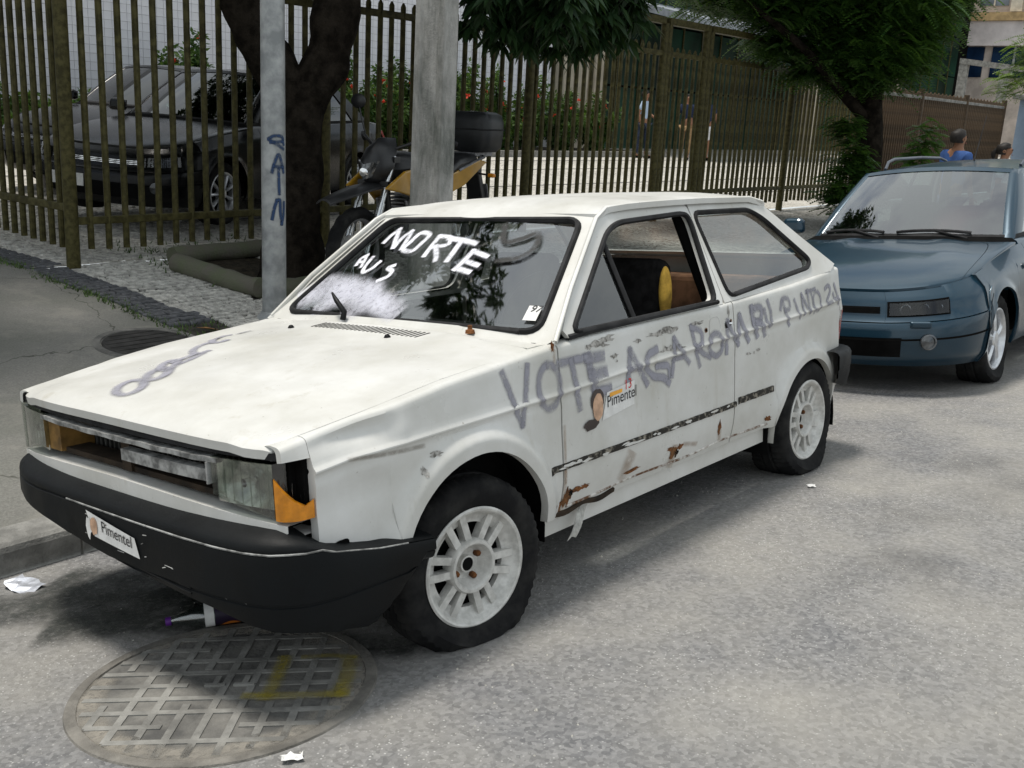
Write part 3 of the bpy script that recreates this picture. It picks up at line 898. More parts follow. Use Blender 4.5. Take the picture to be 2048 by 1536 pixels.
# engine bay seen through the empty grille
BAY = pm('grimy_radiator', (.012, .011, .009), .85, var=.6, scale=12)
MB().span((-.60, -.52, .50), (-.57, .52, .745)).build('radiator', BAY, car)
for k in range(34):
    MB().span((-.606, -.49 + k * .029, .53), (-.6005, -.485 + k * .029, .735)).build('radiator_fin', DUSTGREY, car)
RSTR = pm('rusty_brown_metal', (.026, .017, .010), .85, var=.5, scale=12)
MB().span((-.715, .405, .588), (-.60, .515, .70)).build('lamp_bracket', pm('amber_stained_panel', (.20, .11, .03), .6, var=.5, scale=10), car)
MB().span((-.71, -.02, .585), (-.66, .03, .70)).build('bonnet_lock_post', RSTR, car)
MB().span((-.70, -.50, .582), (-.62, .50, .600)).build('front_crossmember', RSTR, car)
for sg in (-1, 1):
    # headlamp
    F = [[fr(sg * lerp(.480, .698, k / 6), lerp(lerp(.600, .560, k / 6), .708, q), .006 - .004 * math.sin(math.pi * k / 6)) for q in frange(0, 1, 6)] for k in range(7)]
    hl = MB().grid(F, flange=(.05, 0, 0)).build('headlamp', LAMPGL, car, 40)
    for k in range(7):
        y = sg * lerp(.50, .685, k / 6); MB().tube([fr(y, lerp(.604, .568, k / 6), .007), fr(y, .702, .007)], .0022, 4).build('lens_rib', LAMPGL, hl)
    G = [[fr(sg * (.585 + .100 * q), .642 + .062 * w, .065 - .045 * min(1, (q * q + w * w) ** .5)) for w in frange(-1, 1, 8)] for q in frange(-1, 1, 8)]
    MB().grid(G).build('reflector', pm('tarnished_reflector', (.55, .55, .52), .22, .9, var=.3, scale=15), hl, 60)
    MB().lathe([(.012, -.02), (.014, 0), (.010, .015), (.0005, .02)], 12, 'X', fr(sg * .585, .642, .04)).build('bulb', CHROME, hl, 40)
    # indicator wrapping round the corner
    pts = [fr(sg * .703, .66, .004), Vector((-.692, sg * .722, .66)), Vector((-.684, sg * .737, .66)), Vector((-.66, sg * (golY(-.66, .66) + .001), .66)), Vector((-.612, sg * (golY(-.612, .66)), .66))]
    zt = [.714] * 5 if sg > 0 else [.668, .640, .610, .592, .606]
    F = []
    for p, t in zip(resample(pts, 9, False), [interp(list(zip(range(5), zt)), 4 * k / 8) for k in range(9)]):
        F.append([(p.x, p.y, lerp(.556, t, q)) for q in (0, .3, .6, 1)])
    ind = MB().grid(F, flange=(.012, -sg * .012, 0)).build('indicator', AMBER if sg < 0 else LAMPGL, car, 40)
    if sg < 0:
        ind['label'] = 'broken amber indicator with jagged clear shards'
        SH = glassmat('broken_clear_plastic', (.85, .85, .85), .25, .15)
        for k in range(6):
            p = resample(pts, 12, False)[2 + k + (k > 3)]
            h = R.uniform(.02, .055)
            MB().prism([(p.x + .012, p.y + .010, .575), (p.x + .020, p.y + .028, .575), (p.x + .018, p.y + .02, .60 + h), (p.x + .014, p.y + .012, .61 + h * .8)], (.002, .002, 0)).build('lens_shard', SH, ind)
        MB().span((-.64, -.70, .585), (-.58, -.60, .72)).build('lamp_housing', DARK, car)
    MB().span((-.62, sg * .66 if sg > 0 else -.735, .56), (-.59, .735 if sg > 0 else -.66, .725)).build('lamp_backing', DARK, car)
# --- bumpers: a profile swept round the plan
def sweep(name, path, prof, mat, parent, zlow=None, smooth=35, zhigh=None):
    P = [Vector((p[0], p[1], 0)) for p in path]; G = []
    for i, p in enumerate(P):
        t = (P[min(i + 1, len(P) - 1)] - P[max(i - 1, 0)]).normalized(); n = Vector((t.y, -t.x, 0))
        row = []
        for o_, z in prof:
            zz = z if zlow is None else max(z, zlow(p.x, o_, p.y))
            if zhigh is not None: zz = min(zz, zhigh(p.x) - max(0, .556 - z) * .25)
            q = p + n * (o_ * (1 - .55 * sm((p.y - .45) / .28)) if p.x < 0 else o_); row.append((q.x, q.y, zz))
        G.append(row)
    return MB().grid(G).build(name, mat, parent, smooth)
half = [(-.756, 0), (-.755, .2), (-.751, .4), (-.742, .55), (-.726, .65), (-.702, .712), (-.655, .755), (-.59, .772), (-.50, .778), (-.40, .781), (-.30, .783), (-.24, .784)]
fpath = [(x, -y) for x, y in reversed(half)] + half[1:]
fpath = [(p.x, p.y) for p in resample([(x, y, 0) for x, y in fpath], 70, False)]
fprof = [(-.05, .538), (-.012, .532), (.020, .520), (.040, .508), (.049, .495), (.049, .487), (.045, .484), (.045, .480), (.051, .477), (.053, .46), (.054, .37), (.052, .345), (.046, .342), (.046, .336), (.050, .333), (.047, .305), (.042, .262), (.034, .235), (.020, .212), (-.03, .205)]
def flow(x, o, y=0.0):
    if x < -.66 or y > 0: return max(interp([(-.78, .265), (-.70, .262)], x), interp([(-.74, .262), (-.5, .305), (-.2, .328), (.12, .358), (.5, .408), (.74, .442)], y))
    return interp([(-.66, .258), (-.57, .232), (-.46, .205), (-.24, .41)], x)
def ftop(x, o): return flow(x, o)
fb = sweep('front_bumper', [(x, -y) for x, y in fpath], [(o, z - .0) for o, z in fprof], PLASTIC, car, flow, zhigh=lambda x: interp([(-.735, .56), (-.68, .535), (-.60, .488), (-.45, .455), (-.24, .425)], x))
ZHI = [(-.735, .56), (-.68, .535), (-.60, .488), (-.45, .455), (-.24, .425)]
def bmp(i, z, o_):
    x, y = fpath[i]; n = Vector(((fpath[min(i + 1, 69)][1] - fpath[max(i - 1, 0)][1]), -(fpath[min(i + 1, 69)][0] - fpath[max(i - 1, 0)][0]), 0)).normalized()
    zz = min(z, interp(ZHI, x) - (.556 - z) * .25)
    return Vector((x, y, zz)) - n * o_
MB().tube([bmp(i, .482, .0485) for i in range(3, 42)], .0032, 5).build('bumper_strip', CHIPPED, fb, 60)
for k in range(3):          # slats of the lower air intake
    pts = [Vector((fpath[i][0], fpath[i][1], flow(fpath[i][0], 0, fpath[i][1]) + .016 + .016 * k)) + (bmp(i, .3, .048) - Vector((fpath[i][0], fpath[i][1], bmp(i, .3, .048).z))) for i in range(22, 46)]
    MB().tube(pts, .0045, 5).build('intake_slat', PLASTIC, fb, 60)
rhalf = [(2.905, 0), (2.90, .3), (2.885, .55), (2.862, .68), (2.83, .745), (2.78, .772), (2.70, .782), (2.60, .788)]
rpath = [(x, y) for x, y in reversed(rhalf)] + [(x, -y) for x, y in rhalf[1:]]
rpath = [(p.x, p.y) for p in resample([(x, y, 0) for x, y in rpath], 50, False)]
rprof = [(-.03, .545), (.02, .548), (.042, .54), (.05, .525), (.05, .46), (.045, .455), (.045, .42), (.03, .36), (.0, .345)]
sweep('rear_bumper', [(x, -y) for x, y in rpath], rprof, PLASTIC, car, lambda x, o, y: interp([(2.58, .40), (2.75, .36), (2.8, .34)], x))
# --- tailgate
def rearx(z): return interp([(.345, 2.80), (.55, 2.80), (.74, 2.838), (.90, 2.80), (.950, 2.768), (1.10, 2.535), (1.285, 2.252)], z)
def rw(z): return interp([(.3, .74), (.74, .745), (.95, .728), (1.285, .585)], z)
def rback(u, z, off=0.0): return Vector((rearx(z) + .03 * (1 - u * u) + off, u * rw(z), z))
zl = [.345, .45, .55, .65, .74, .80, .86, .92, .955, .99]
G = [[rback(u, z) for z in zl] for u in frange(-1, 1, 16)]
tg = MB().grid(G, flange=(-.03, 0, 0)).build('tailgate', WHITE, car, 40)
A = angsort([(-1, .985), (-1, 1.292), (1, 1.292), (1, .985)], 96, (0, 1.13)); B = angsort(rounded([(-.86, 1.02), (-.85, 1.262), (.85, 1.262), (.86, 1.02)], .05), 96, (0, 1.13))
mb = MB().ring([rback(*p) for p in A], [rback(*p) for p in B], 2); mb.ring([rback(*p) for p in B], [rback(p[0], p[1], -.02) for p in B], 1)
mb.build('rear_window_frame', WHITE, car, 40)
MB().grid([[rback(u, z, -.012) for z in frange(1.015, 1.27, 5)] for u in frange(-.87, .87, 10)]).build('rear_glass', GLASS, car, 60)
REDL = pm('red_lens', (.30, .015, .012), .3, var=.3, scale=20, coat=.5)
for sg in (-1, 1):
    G = [[rback(sg * u, z, .006) for z in frange(.58, .73, 4)] for u in frange(.68, 1.0, 5)]
    MB().grid(G, flange=(-.03, 0, 0)).build('tail_lamp', REDL, car, 40)
# --- underside, wheel wells, interior
MB().span((-.55, -.62, .205), (2.70, .62, .26)).build('floor_pan', DARK, car)
MB().span((-.62, -.66, .26), (.42, .66, .56)).build('engine_block', DARK, car)
for cx, cz, rr in ARCH:
    for sg in (-1, 1):
        pr = [(cx + (rr + .02) * math.cos(a), cz + (rr + .02) * math.sin(a)) for a in frange(-.15, math.pi + .15, 20)]
        G = [[(x, sg * y, z) for y in (.45, .60, .765)] for x, z in pr]
        mb = MB().grid(G); mb.add([(x, sg * .45, z) for x, z in pr], [tuple(range(len(pr)))])
        mb.build('wheel_well', DARK, car, 60)
MB().span((.40, -.70, .56), (.46, .70, .88)).build('bulkhead', DARK, car)
dash = MB().prism([(.44, -.68, .70), (.44, -.68, .885), (.58, -.68, .905), (.70, -.68, .87), (.66, -.68, .70)], (0, 1.36, 0)).build('dashboard', PLASTIC, car)
sw_ = MB().lathe([(.182, -.010), (.192, 0), (.182, .010), (.174, 0)], 32, 'X', (0, 0, 0), True); 
swm = sw_.mesh('steering_wheel', 60); sw = obj('steering_wheel', swm, PLASTIC, car, (.83, -.36, .90), (0, .45, 0))
for a in (math.pi / 2, math.pi * 1.2, math.pi * 1.8):
    MB().tube([(0, 0, 0), (0, math.cos(a) * .18, math.sin(a) * .18)], .012, 6).build('wheel_spoke', PLASTIC, sw)
MB().tube([(.83, -.36, .90), (.60, -.36, .80)], .03, 8).build('steering_column', PLASTIC, car)
def seat(x, y, w, mat, tall=True):
    s = MB(); s.box((x, y, .47), (.48, w, .16)); o = bev(s.build('seat_base', mat, car), .04, 3)
    rt = Matrix.Rotation(.28, 3, 'Y')
    s = MB(); s.box((x + .34, y, .78), (.13, w, .62), rt, .82); return bev(s.build('seat_back', mat, car), .045, 3)
s1 = seat(1.08, -.35, .46, SEATD); s2 = seat(1.22, .35, .46, SEATD)
G = [[(1.415 + .042 * math.sin(u) * math.cos(w), -.578 + .020 * math.sin(u) * math.sin(w), .945 - .112 * math.cos(u)) for w in frange(0, 2 * math.pi, 16)] for u in frange(.02, 3.12, 14)]
MB().grid(G).build('seat_foam', SEATY, car, 60)
s3 = MB(); s3.box((2.05, 0, .46), (.45, 1.15, .18)); bev(s3.build('rear_bench', SEATD, car), .05, 3)
BROWN = pm('brown_boards', (.17, .085, .045), .85, var=.5, scale=8)
s3 = MB(); s3.box((2.34, 0, .68), (.14, 1.15, .50), Matrix.Rotation(.25, 3, 'Y')); bev(s3.build('rear_backrest', BROWN, car), .04, 3)
MB().span((2.36, -.62, .885), (2.70, .62, .905)).build('parcel_shelf', BROWN, car)
for sg in (-1, 1):
    MB().span((.46, sg * .715, .30), (1.56, sg * .735, .875)).build('door_lining', DARK, car)
    MB().span((1.62, sg * .70, .30), (2.66, sg * .72, .89)).build('side_lining', DARK, car)
    MB().tube([(1.585, sg * .66, .35), (1.60, sg * .685, .88), (1.59, sg * .53, 1.26)], .03, 8).build('door_pillar', DARK, car, 60)
    # belt weatherstrip
    MB().tube([(x, sg * (gy(.905) + .002), interp(ZS, x) + .012) for x in frange(.50, 1.52, 10)], .010, 6).build('window_sill_strip', RUBBER, car, 60)
# --- wheels
gol_wheel(car, 0, -.690, .234, -RAD(8.5), False)
gol_wheel(car, 2.358, -.700, .250, 0, False)
gol_wheel(car, 0, .690, .234, -RAD(8.5), True)
gol_wheel(car, 2.358, .700, .250, 0, True)
# ------------------------------------------------------------------ paint, stickers, rust on the white car
SIDE = [(0.025,[(0.143,0.827),(0.18,0.733),(0.219,0.645)]),(0.024,[(0.219,0.645),(0.244,0.738),(0.265,0.833)]),(0.027,[(0.366,0.819),(0.39,0.813),(0.411,0.794),(0.423,0.765),(0.423,0.732),(0.413,0.702),(0.393,0.681),(0.368,0.673),(0.344,0.68),(0.324,0.7),(0.313,0.729),(0.312,0.761),(0.322,0.79),(0.341,0.811),(0.366,0.819)]),(0.029,[(0.427,0.814),(0.493,0.814),(0.566,0.813)]),(0.029,[(0.495,0.812),(0.514,0.727),(0.529,0.644)]),(0.037,[(0.591,0.813),(0.604,0.748),(0.628,0.671)]),(0.037,[(0.585,0.808),(0.672,0.804)]),(0.038,[(0.604,0.751),(0.681,0.748)]),(0.038,[(0.623,0.681),(0.706,0.679)]),(0.029,[(0.825,0.675),(0.833,0.737),(0.845,0.801)]),(0.029,[(0.845,0.801),(0.898,0.727),(0.949,0.661)]),(0.026,[(0.825,0.732),(0.904,0.731)]),(0.03,[(1.021,0.78),(0.962,0.766),(0.944,0.726),(0.991,0.683),(1.062,0.665),(1.105,0.638)]),(0.027,[(1.02,0.715),(1.093,0.707),(1.111,0.667)]),(0.025,[(1.125,0.664),(1.137,0.733),(1.15,0.804)]),(0.025,[(1.15,0.804),(1.204,0.743),(1.25,0.696)]),(0.021,[(1.141,0.725),(1.211,0.725)]),(0.025,[(1.281,0.835),(1.302,0.75),(1.332,0.67)]),(0.026,[(1.281,0.831),(1.354,0.805),(1.348,0.757),(1.302,0.747)]),(0.026,[(1.308,0.749),(1.369,0.713),(1.417,0.695)]),(0.026,[(1.519,0.728),(1.51,0.709),(1.492,0.697),(1.469,0.692),(1.445,0.697),(1.426,0.71),(1.414,0.728),(1.413,0.748),(1.421,0.766),(1.439,0.779),(1.462,0.784),(1.485,0.779),(1.505,0.767),(1.517,0.749),(1.519,0.728)]),(0.027,[(1.552,0.694),(1.558,0.758),(1.571,0.821)]),(0.027,[(1.571,0.821),(1.616,0.757),(1.654,0.716)]),(0.027,[(1.654,0.716),(1.66,0.781),(1.674,0.834)]),(0.027,[(1.674,0.834),(1.713,0.767),(1.746,0.719)]),(0.032,[(1.78,0.855),(1.798,0.786),(1.824,0.731)]),(0.033,[(1.78,0.848),(1.867,0.846),(1.861,0.794),(1.798,0.79)]),(0.033,[(1.806,0.793),(1.878,0.769),(1.896,0.729)]),(0.024,[(1.9,0.834),(1.918,0.779),(1.952,0.76),(1.958,0.813),(1.931,0.869)]),(0.024,[(2.074,0.854),(2.103,0.797),(2.131,0.742)]),(0.022,[(2.05,0.818),(2.074,0.862),(2.135,0.856),(2.145,0.815),(2.093,0.809)]),(0.02,[(2.197,0.845),(2.226,0.799),(2.255,0.759)]),(0.02,[(2.301,0.77),(2.283,0.825),(2.277,0.865)]),(0.02,[(2.281,0.857),(2.336,0.803),(2.375,0.77)]),(0.02,[(2.375,0.77),(2.357,0.833),(2.347,0.874)]),(0.02,[(2.332,0.868),(2.445,0.873)]),(0.02,[(2.388,0.87),(2.41,0.819),(2.429,0.764)]),(0.02,[(2.512,0.809),(2.508,0.789),(2.496,0.775),(2.478,0.768),(2.457,0.77),(2.438,0.781),(2.424,0.798),(2.418,0.819),(2.421,0.838),(2.433,0.852),(2.451,0.859),(2.472,0.857),(2.491,0.846),(2.506,0.829),(2.512,0.809)]),(0.021,[(2.573,0.861),(2.623,0.873),(2.649,0.845),(2.588,0.788),(2.67,0.788)]),(0.021,[(2.688,0.825),(2.711,0.797),(2.774,0.799)]),(0.021,[(2.709,0.869),(2.747,0.819),(2.78,0.768)])]
WTXT = [(0.0204,[(0.732,0.719),(0.736,0.788),(0.712,0.85)]),(0.0204,[(0.712,0.85),(0.64,0.755),(0.567,0.662)]),(0.0204,[(0.563,0.662),(0.573,0.756),(0.546,0.825)]),(0.0189,[(0.546,0.825),(0.502,0.731),(0.47,0.648)]),(0.0204,[(0.427,0.806),(0.443,0.716),(0.445,0.64),(0.339,0.626),(0.316,0.71),(0.318,0.785),(0.427,0.806)]),(0.0204,[(0.201,0.77),(0.189,0.671),(0.177,0.582)]),(0.0189,[(0.201,0.77),(0.08,0.755),(0.051,0.69),(0.166,0.663)]),(0.0189,[(0.149,0.672),(0.068,0.585),(0.038,0.538)]),(0.022,[(0.081,0.747),(-0.044,0.733),(-0.2,0.704)]),(0.022,[(-0.052,0.733),(-0.061,0.629),(-0.066,0.542)]),(0.022,[(-0.226,0.634),(-0.211,0.548),(-0.185,0.47)]),(0.0189,[(-0.226,0.634),(-0.372,0.592)]),(0.0189,[(-0.211,0.548),(-0.342,0.514)]),(0.0204,[(-0.194,0.478),(-0.31,0.453)]),(0.0173,[(0.777,0.494),(0.799,0.553),(0.767,0.588)]),(0.0141,[(0.767,0.588),(0.701,0.472)]),(0.0141,[(0.779,0.52),(0.728,0.521)]),(0.0173,[(0.68,0.566),(0.66,0.473),(0.618,0.417),(0.57,0.452),(0.554,0.519)]),(0.0173,[(0.372,0.485),(0.412,0.459),(0.345,0.43),(0.341,0.382),(0.395,0.339)])]
WSMEAR = [[(0.985,0.211),(0.885,0.319),(0.677,0.298)],[(0.899,0.15),(0.69,0.248),(0.378,0.252)],[(0.698,0.1),(0.495,0.212),(0.189,0.172)],[(0.388,0.064),(0.271,0.166),(0.055,0.093)],[(0.802,0.29),(0.615,0.301),(0.35,0.238)],[(0.873,0.202),(0.496,0.18),(0.09,0.12)]]
HOODP = [[(-0.535,0.169),(-0.556,0.138),(-0.582,0.115),(-0.607,0.103),(-0.628,0.104),(-0.64,0.118),(-0.641,0.143),(-0.631,0.174),(-0.611,0.205),(-0.585,0.231),(-0.558,0.245),(-0.536,0.245),(-0.524,0.229),(-0.523,0.202),(-0.535,0.169)],[(-0.407,0.229),(-0.426,0.202),(-0.45,0.179),(-0.474,0.164),(-0.494,0.161),(-0.506,0.169),(-0.508,0.187),(-0.5,0.21),(-0.484,0.236),(-0.46,0.259),(-0.435,0.275),(-0.413,0.281),(-0.4,0.273),(-0.398,0.255),(-0.407,0.229)],[(-0.328,0.305),(-0.344,0.281),(-0.365,0.259),(-0.386,0.244),(-0.404,0.237),(-0.416,0.24),(-0.418,0.253),(-0.411,0.273),(-0.396,0.296),(-0.375,0.318),(-0.353,0.335),(-0.334,0.343),(-0.323,0.34),(-0.321,0.326),(-0.328,0.305)],[(-0.337,0.314),(-0.288,0.318),(-0.24,0.329)],[(-0.345,0.265),(-0.289,0.28),(-0.224,0.307)],[(-0.112,0.386),(-0.134,0.358),(-0.162,0.335),(-0.19,0.322),(-0.213,0.321),(-0.227,0.331),(-0.229,0.35),(-0.219,0.376),(-0.197,0.404),(-0.17,0.428),(-0.14,0.443),(-0.116,0.446),(-0.102,0.435),(-0.1,0.413),(-0.112,0.386)],[(0.037,0.485),(0.013,0.455),(-0.018,0.428),(-0.05,0.41),(-0.076,0.403),(-0.093,0.409),(-0.096,0.426),(-0.085,0.452),(-0.062,0.482),(-0.03,0.51),(0.003,0.531),(0.031,0.539),(0.048,0.533),(0.05,0.513),(0.037,0.485)],[(0.08,0.509),(0.123,0.511)]]

def catmull(P, per=5):
    P = [Vector(p) for p in P]
    if len(P) < 3: return [P[0].lerp(P[-1], k / per) for k in range(per + 1)]
    closed = (P[0] - P[-1]).length < 1e-4
    out = []
    for i in range(len(P) - 1):
        p0 = P[i - 1] if i else (P[-2] if closed else P[0] * 2 - P[1])
        p3 = P[i + 2] if i + 2 < len(P) else (P[1] if closed else P[-1] * 2 - P[-2])
        p1, p2 = P[i], P[i + 1]
        for k in range(per):
            t = k / per
            out.append(.5 * ((2 * p1) + (p2 - p0) * t + (2 * p0 - 5 * p1 + 4 * p2 - p3) * t * t + (3 * p1 - p0 - 3 * p2 + p3) * t ** 3))
    out.append(P[-1]); return out
NSTR = [0]
def ribbon(name, pts, width, fn, mat, parent, per=5, ext=.35, cross=4):
    P = catmull([(p[0], p[1], 0) for p in pts], per)
    d0 = (P[0] - P[1]).normalized(); d1 = (P[-1] - P[-2]).normalized()
    P = [P[0] + d0 * width * ext] + P + [P[-1] + d1 * width * ext]
    NSTR[0] += 1; off = .0012 + .00025 * (NSTR[0] % 9)
    V = []; F = []; UV = []
    L = [0]
    for a, c in zip(P, P[1:]): L.append(L[-1] + (c - a).length)
    for i, p in enumerate(P):
        t = (P[min(i + 1, len(P) - 1)] - P[max(i - 1, 0)]).normalized(); n = Vector((-t.y, t.x, 0))
        for k in range(cross + 1):
            u = k / cross; q = p + n * (u - .5) * width
            V.append(tuple(fn(q.x, q.y, off))); UV.append((u, L[i] / L[-1]))
    for i in range(len(P) - 1):
        for k in range(cross):
            a = i * (cross + 1) + k; F.append((a, a + 1, a + cross + 2, a + cross + 1))
    me = bpy.data.meshes.new(name); me.from_pydata(V, [], F)
    ul = me.uv_layers.new(name='UVMap')
    for lp in me.loops: ul.data[lp.index].uv = UV[lp.vertex_index]
    for p in me.polygons: p.use_smooth = True
    return obj(name, me, mat, parent)
def onL(x, z, off): return Vector((x, -(golY(x, z) + off), z))
doors = [o for o in car.children if o.name.startswith('door') and not o.name.startswith(('door_l', 'door_p'))]
doorL = doors[0]
for w, pts in SIDE: ribbon('spray_stroke', pts, w * 1.6, onL, SPRAYG, car)
def onW(a, c, off):      # metric coordinates on the windscreen
    v = c / .645; u = a / lerp(.705, .535, clamp(v))
    return wscr(u, v, off + .001)
def wm(p): return (p[0] * lerp(.705, .535, p[1]), p[1] * .645)
for w, pts in WTXT: ribbon('spray_stroke', [wm(p) for p in pts], w * 1.9, onW, SPRAYW, WSG)
SMEAR = spraymat('wiped_white_paint', (.72, .72, .80), .55)
for pts in WSMEAR: ribbon('paint_smear', [wm(p) for p in pts], .15, onW, SMEAR, WSG, cross=6)
# black scrawl on the glass, an open loop and a tail
ribbon('black_scrawl', [wm(p) for p in [(-.33, .90), (-.42, .74), (-.55, .76), (-.66, .82), (-.70, .70), (-.62, .60), (-.46, .56)]], .042, onW, SPRAYK, WSG)
def onH(x, y, off): return Vector((x, y, hoodz(x, y) + off + .0006))
for i, pts in enumerate(HOODP):
    pts = pts[3:13] if i in (5, 6) else pts
    ribbon('spray_stroke', pts, [.05, .055, .05, .045, .045, .045, .045, .045][i], onH, SPRAYG, bonnet)
# windscreen sticker "97"
def quad(name, P, fn, mat, parent, off, n=4):
    A, B_, C_, D_ = [Vector((*p, 0)) for p in P]
    G = [[fn(*(A.lerp(B_, i / n).lerp(D_.lerp(C_, i / n), j / n)).to_2d(), off) for j in range(n + 1)] for i in range(n + 1)]
    return MB().grid(G).build(name, mat, parent, 60)
def decal_text(txt, size, fn, org, ex, ey, mat, parent, off, name='lettering'):
    """org, ex, ey: 2d frame in the surface coordinates"""
    me = textmesh(txt, size)
    for v in me.vertices:
        x, y = v.co.x, v.co.y
        v.co = fn(org[0] + ex[0] * x + ey[0] * y, org[1] + ex[1] * x + ey[1] * y, off)
    return obj(name, me, mat, parent)
st = quad('registration_sticker', [(-.585, .075), (-.640, .078), (-.628, .150), (-.573, .147)], onW, PAPER, WSG, .003)
decal_text('97', .046, onW, (-.588, .108), (-1, .04), (-.06, 1), BLACKINK, st, .0048)
# election sticker on the door
st = quad('election_sticker', [(.66, .575), (.862, .600), (.862, .690), (.69, .672)], onL, PAPER, car, .0030, 8)
decal_text('Pimentel', .058, onL, (.688, .605), (.93, .06), (-.02, 1.05), BLACKINK, st, .0042)
decal_text('13', .052, onL, (.795, .652), (.95, .08), (0, 1), REDINK, st, .0042)
quad('orange_band', [(.705, .653), (.782, .658), (.782, .671), (.705, .668)], onL, ORANGEINK, st, .0044, 3)
def blob(name, c, rx, ry, fn, mat, parent, off, n=18, rag=.12, seed=0):
    rnd = random.Random(seed)
    pts = [(c[0] + rx * math.cos(2 * math.pi * k / n) * (1 + rnd.uniform(-rag, rag)), c[1] + ry * math.sin(2 * math.pi * k / n) * (1 + rnd.uniform(-rag, rag))) for k in range(n)]
    V = [fn(c[0], c[1], off)] + [fn(p[0], p[1], off) for p in pts]
    mid = [fn(lerp(c[0], p[0], .5), lerp(c[1], p[1], .5), off) for p in pts]
    mb = MB(); mb.add(V[:1] + mid + V[1:], [(0, 1 + i, 1 + (i + 1) % n) for i in range(n)] + [(1 + i, 1 + n + i, 1 + n + (i + 1) % n, 1 + (i + 1) % n) for i in range(n)])
    return mb.build(name, mat, parent, 60)
blob('printed_hair', (.632, .655), .040, .040, onL, HAIRINK, st, .0040, seed=3)
blob('printed_face', (.633, .630), .031, .050, onL, FACEINK, st, .0048, 18, .04, 4)
blob('printed_collar', (.590, .572), .045, .020, onL, HAIRINK, st, .0044, 14, .25, 5)
# torn sticker on the front bumper
def onB(a, z, off): return Vector((-.8095 - off + .03 * (abs(a) / .7) ** 2, a, z))
st = quad('torn_sticker', [(.085, .474), (-.185, .437), (-.205, .378), (.045, .398)], onB, PAPER, fb, .006, 8)
decal_text('Pimentel', .056, onB, (-.005, .412), (-.86, -.09), (.02, .9), BLACKINK, st, .0085)
blob('printed_face', (.040, .432), .024, .028, onB, FACEINK, st, .0085, 14, .15, 8)
blob('torn_edge', (.072, .425), .018, .034, onB, PAPER, st, .008, 12, .35, 9)
# rubbing strip half torn off along the door, with the bare line under it
STRIP = pm('perished_trim', (.055, .048, .038), .8, var=.6, scale=45, col2=(.30, .27, .22), lo=.5, hi=.68)
for nm, x0, x1, z0, z1 in (('rubbing_strip', .352, 1.64, .446, .470), ('rubbing_strip', 1.66, 1.985, .452, .482)):
    G = []
    for x in frange(x0, x1, 40):
        wv = .0022 * noise.noise(Vector((x * 30, 0, 0)))
        G.append([(x, -(golY(x, z0) + .001), z0 + wv), (x, -(golY(x, z0) + .006), z0 + .003 + wv), (x, -(golY(x, z1) + .006), z1 - .003 + wv * .5), (x, -(golY(x, z1) + .001), z1 + wv)])
    MB().grid(G, flange=(0, .004, 0)).build(nm, STRIP, car, 40)
for k in range(16):
    x = R.uniform(.40, 1.62); blob('paint_chip', (x, .458 + R.uniform(-.006, .006)), R.uniform(.010, .040), R.uniform(.003, .006), onL, WHITE, car, .0068, 10, .5, k + 50)
# rust holes and stains
for i, (x, z, rx, rz, m_) in enumerate([(1.145, .352, .030, .020, RUST), (1.19, .366, .022, .010, RUST), (1.115, .372, .018, .007, RUST), (1.17, .345, .012, .016, DARK), (1.505, .378, .012, .030, RUST),
        (.455, .345, .020, .032, RUST), (.50, .356, .040, .010, RUST), (.475, .352, .012, .012, DARK), (.555, .360, .025, .008, RUST), (.415, .315, .018, .022, RUST), (.40, .878, .008, .016, RUST),
        (1.60, .82, .006, .010, RUST), (.36, .458, .01, .014, RUST), (.86, .345, .05, .008, RUST), (1.95, .335, .02, .01, RUST)]):
    blob('rust_patch', (x, z), rx, rz, onL, m_, car, .0016 + .0004 * (m_ is DARK), 16, .55, i + 100)
for (x0, z0, x1, z1, w) in ((1.15, .36, 1.14, .31, .07), (.83, .40, .80, .345, .09), (.455, .34, .42, .295, .06), (1.51, .37, 1.52, .33, .04), (.44, .60, .437, .40, .02), (.437, .45, .435, .33, .03), (.41, .86, .40, .80, .02), (1.22, .37, 1.32, .35, .03)):
    ribbon('rust_stain', [(x0, z0), ((x0 + x1) / 2, (z0 + z1) / 2), (x1, z1)], w, onL, RUSTS, car)
CHIPM = pm('bare_primer', (.25, .235, .21), .85, var=.5, scale=60, col2=(.48, .46, .43))
for i, (x, z, rx, rz) in enumerate([(.66, .850, .065, .014), (.71, .862, .05, .010), (.60, .846, .02, .008), (1.04, .838, .07, .009), (1.13, .842, .06, .012), (.90, .828, .02, .006), (1.32, .842, .05, .007), (1.10, .772, .055, .012), (1.17, .766, .05, .010), (.745, .795, .020, .009), (.76, .775, .006, .006), (-.18, .640, .022, .007), (-.24, .60, .012, .014), (1.75, .66, .02, .006), (1.84, .665, .018, .006), (1.80, .657, .008, .006), (1.585, .86, .008, .02)]):
    blob('paint_chip', (x, z), rx, rz, onL, CHIPM, car, .0014, 18, .6, i + 200)
for (pts, w) in (([(-.50, .69), (-.36, .678), (-.22, .672)], .020),):
    ribbon('scrape', pts, w, onL, CHIP, car)
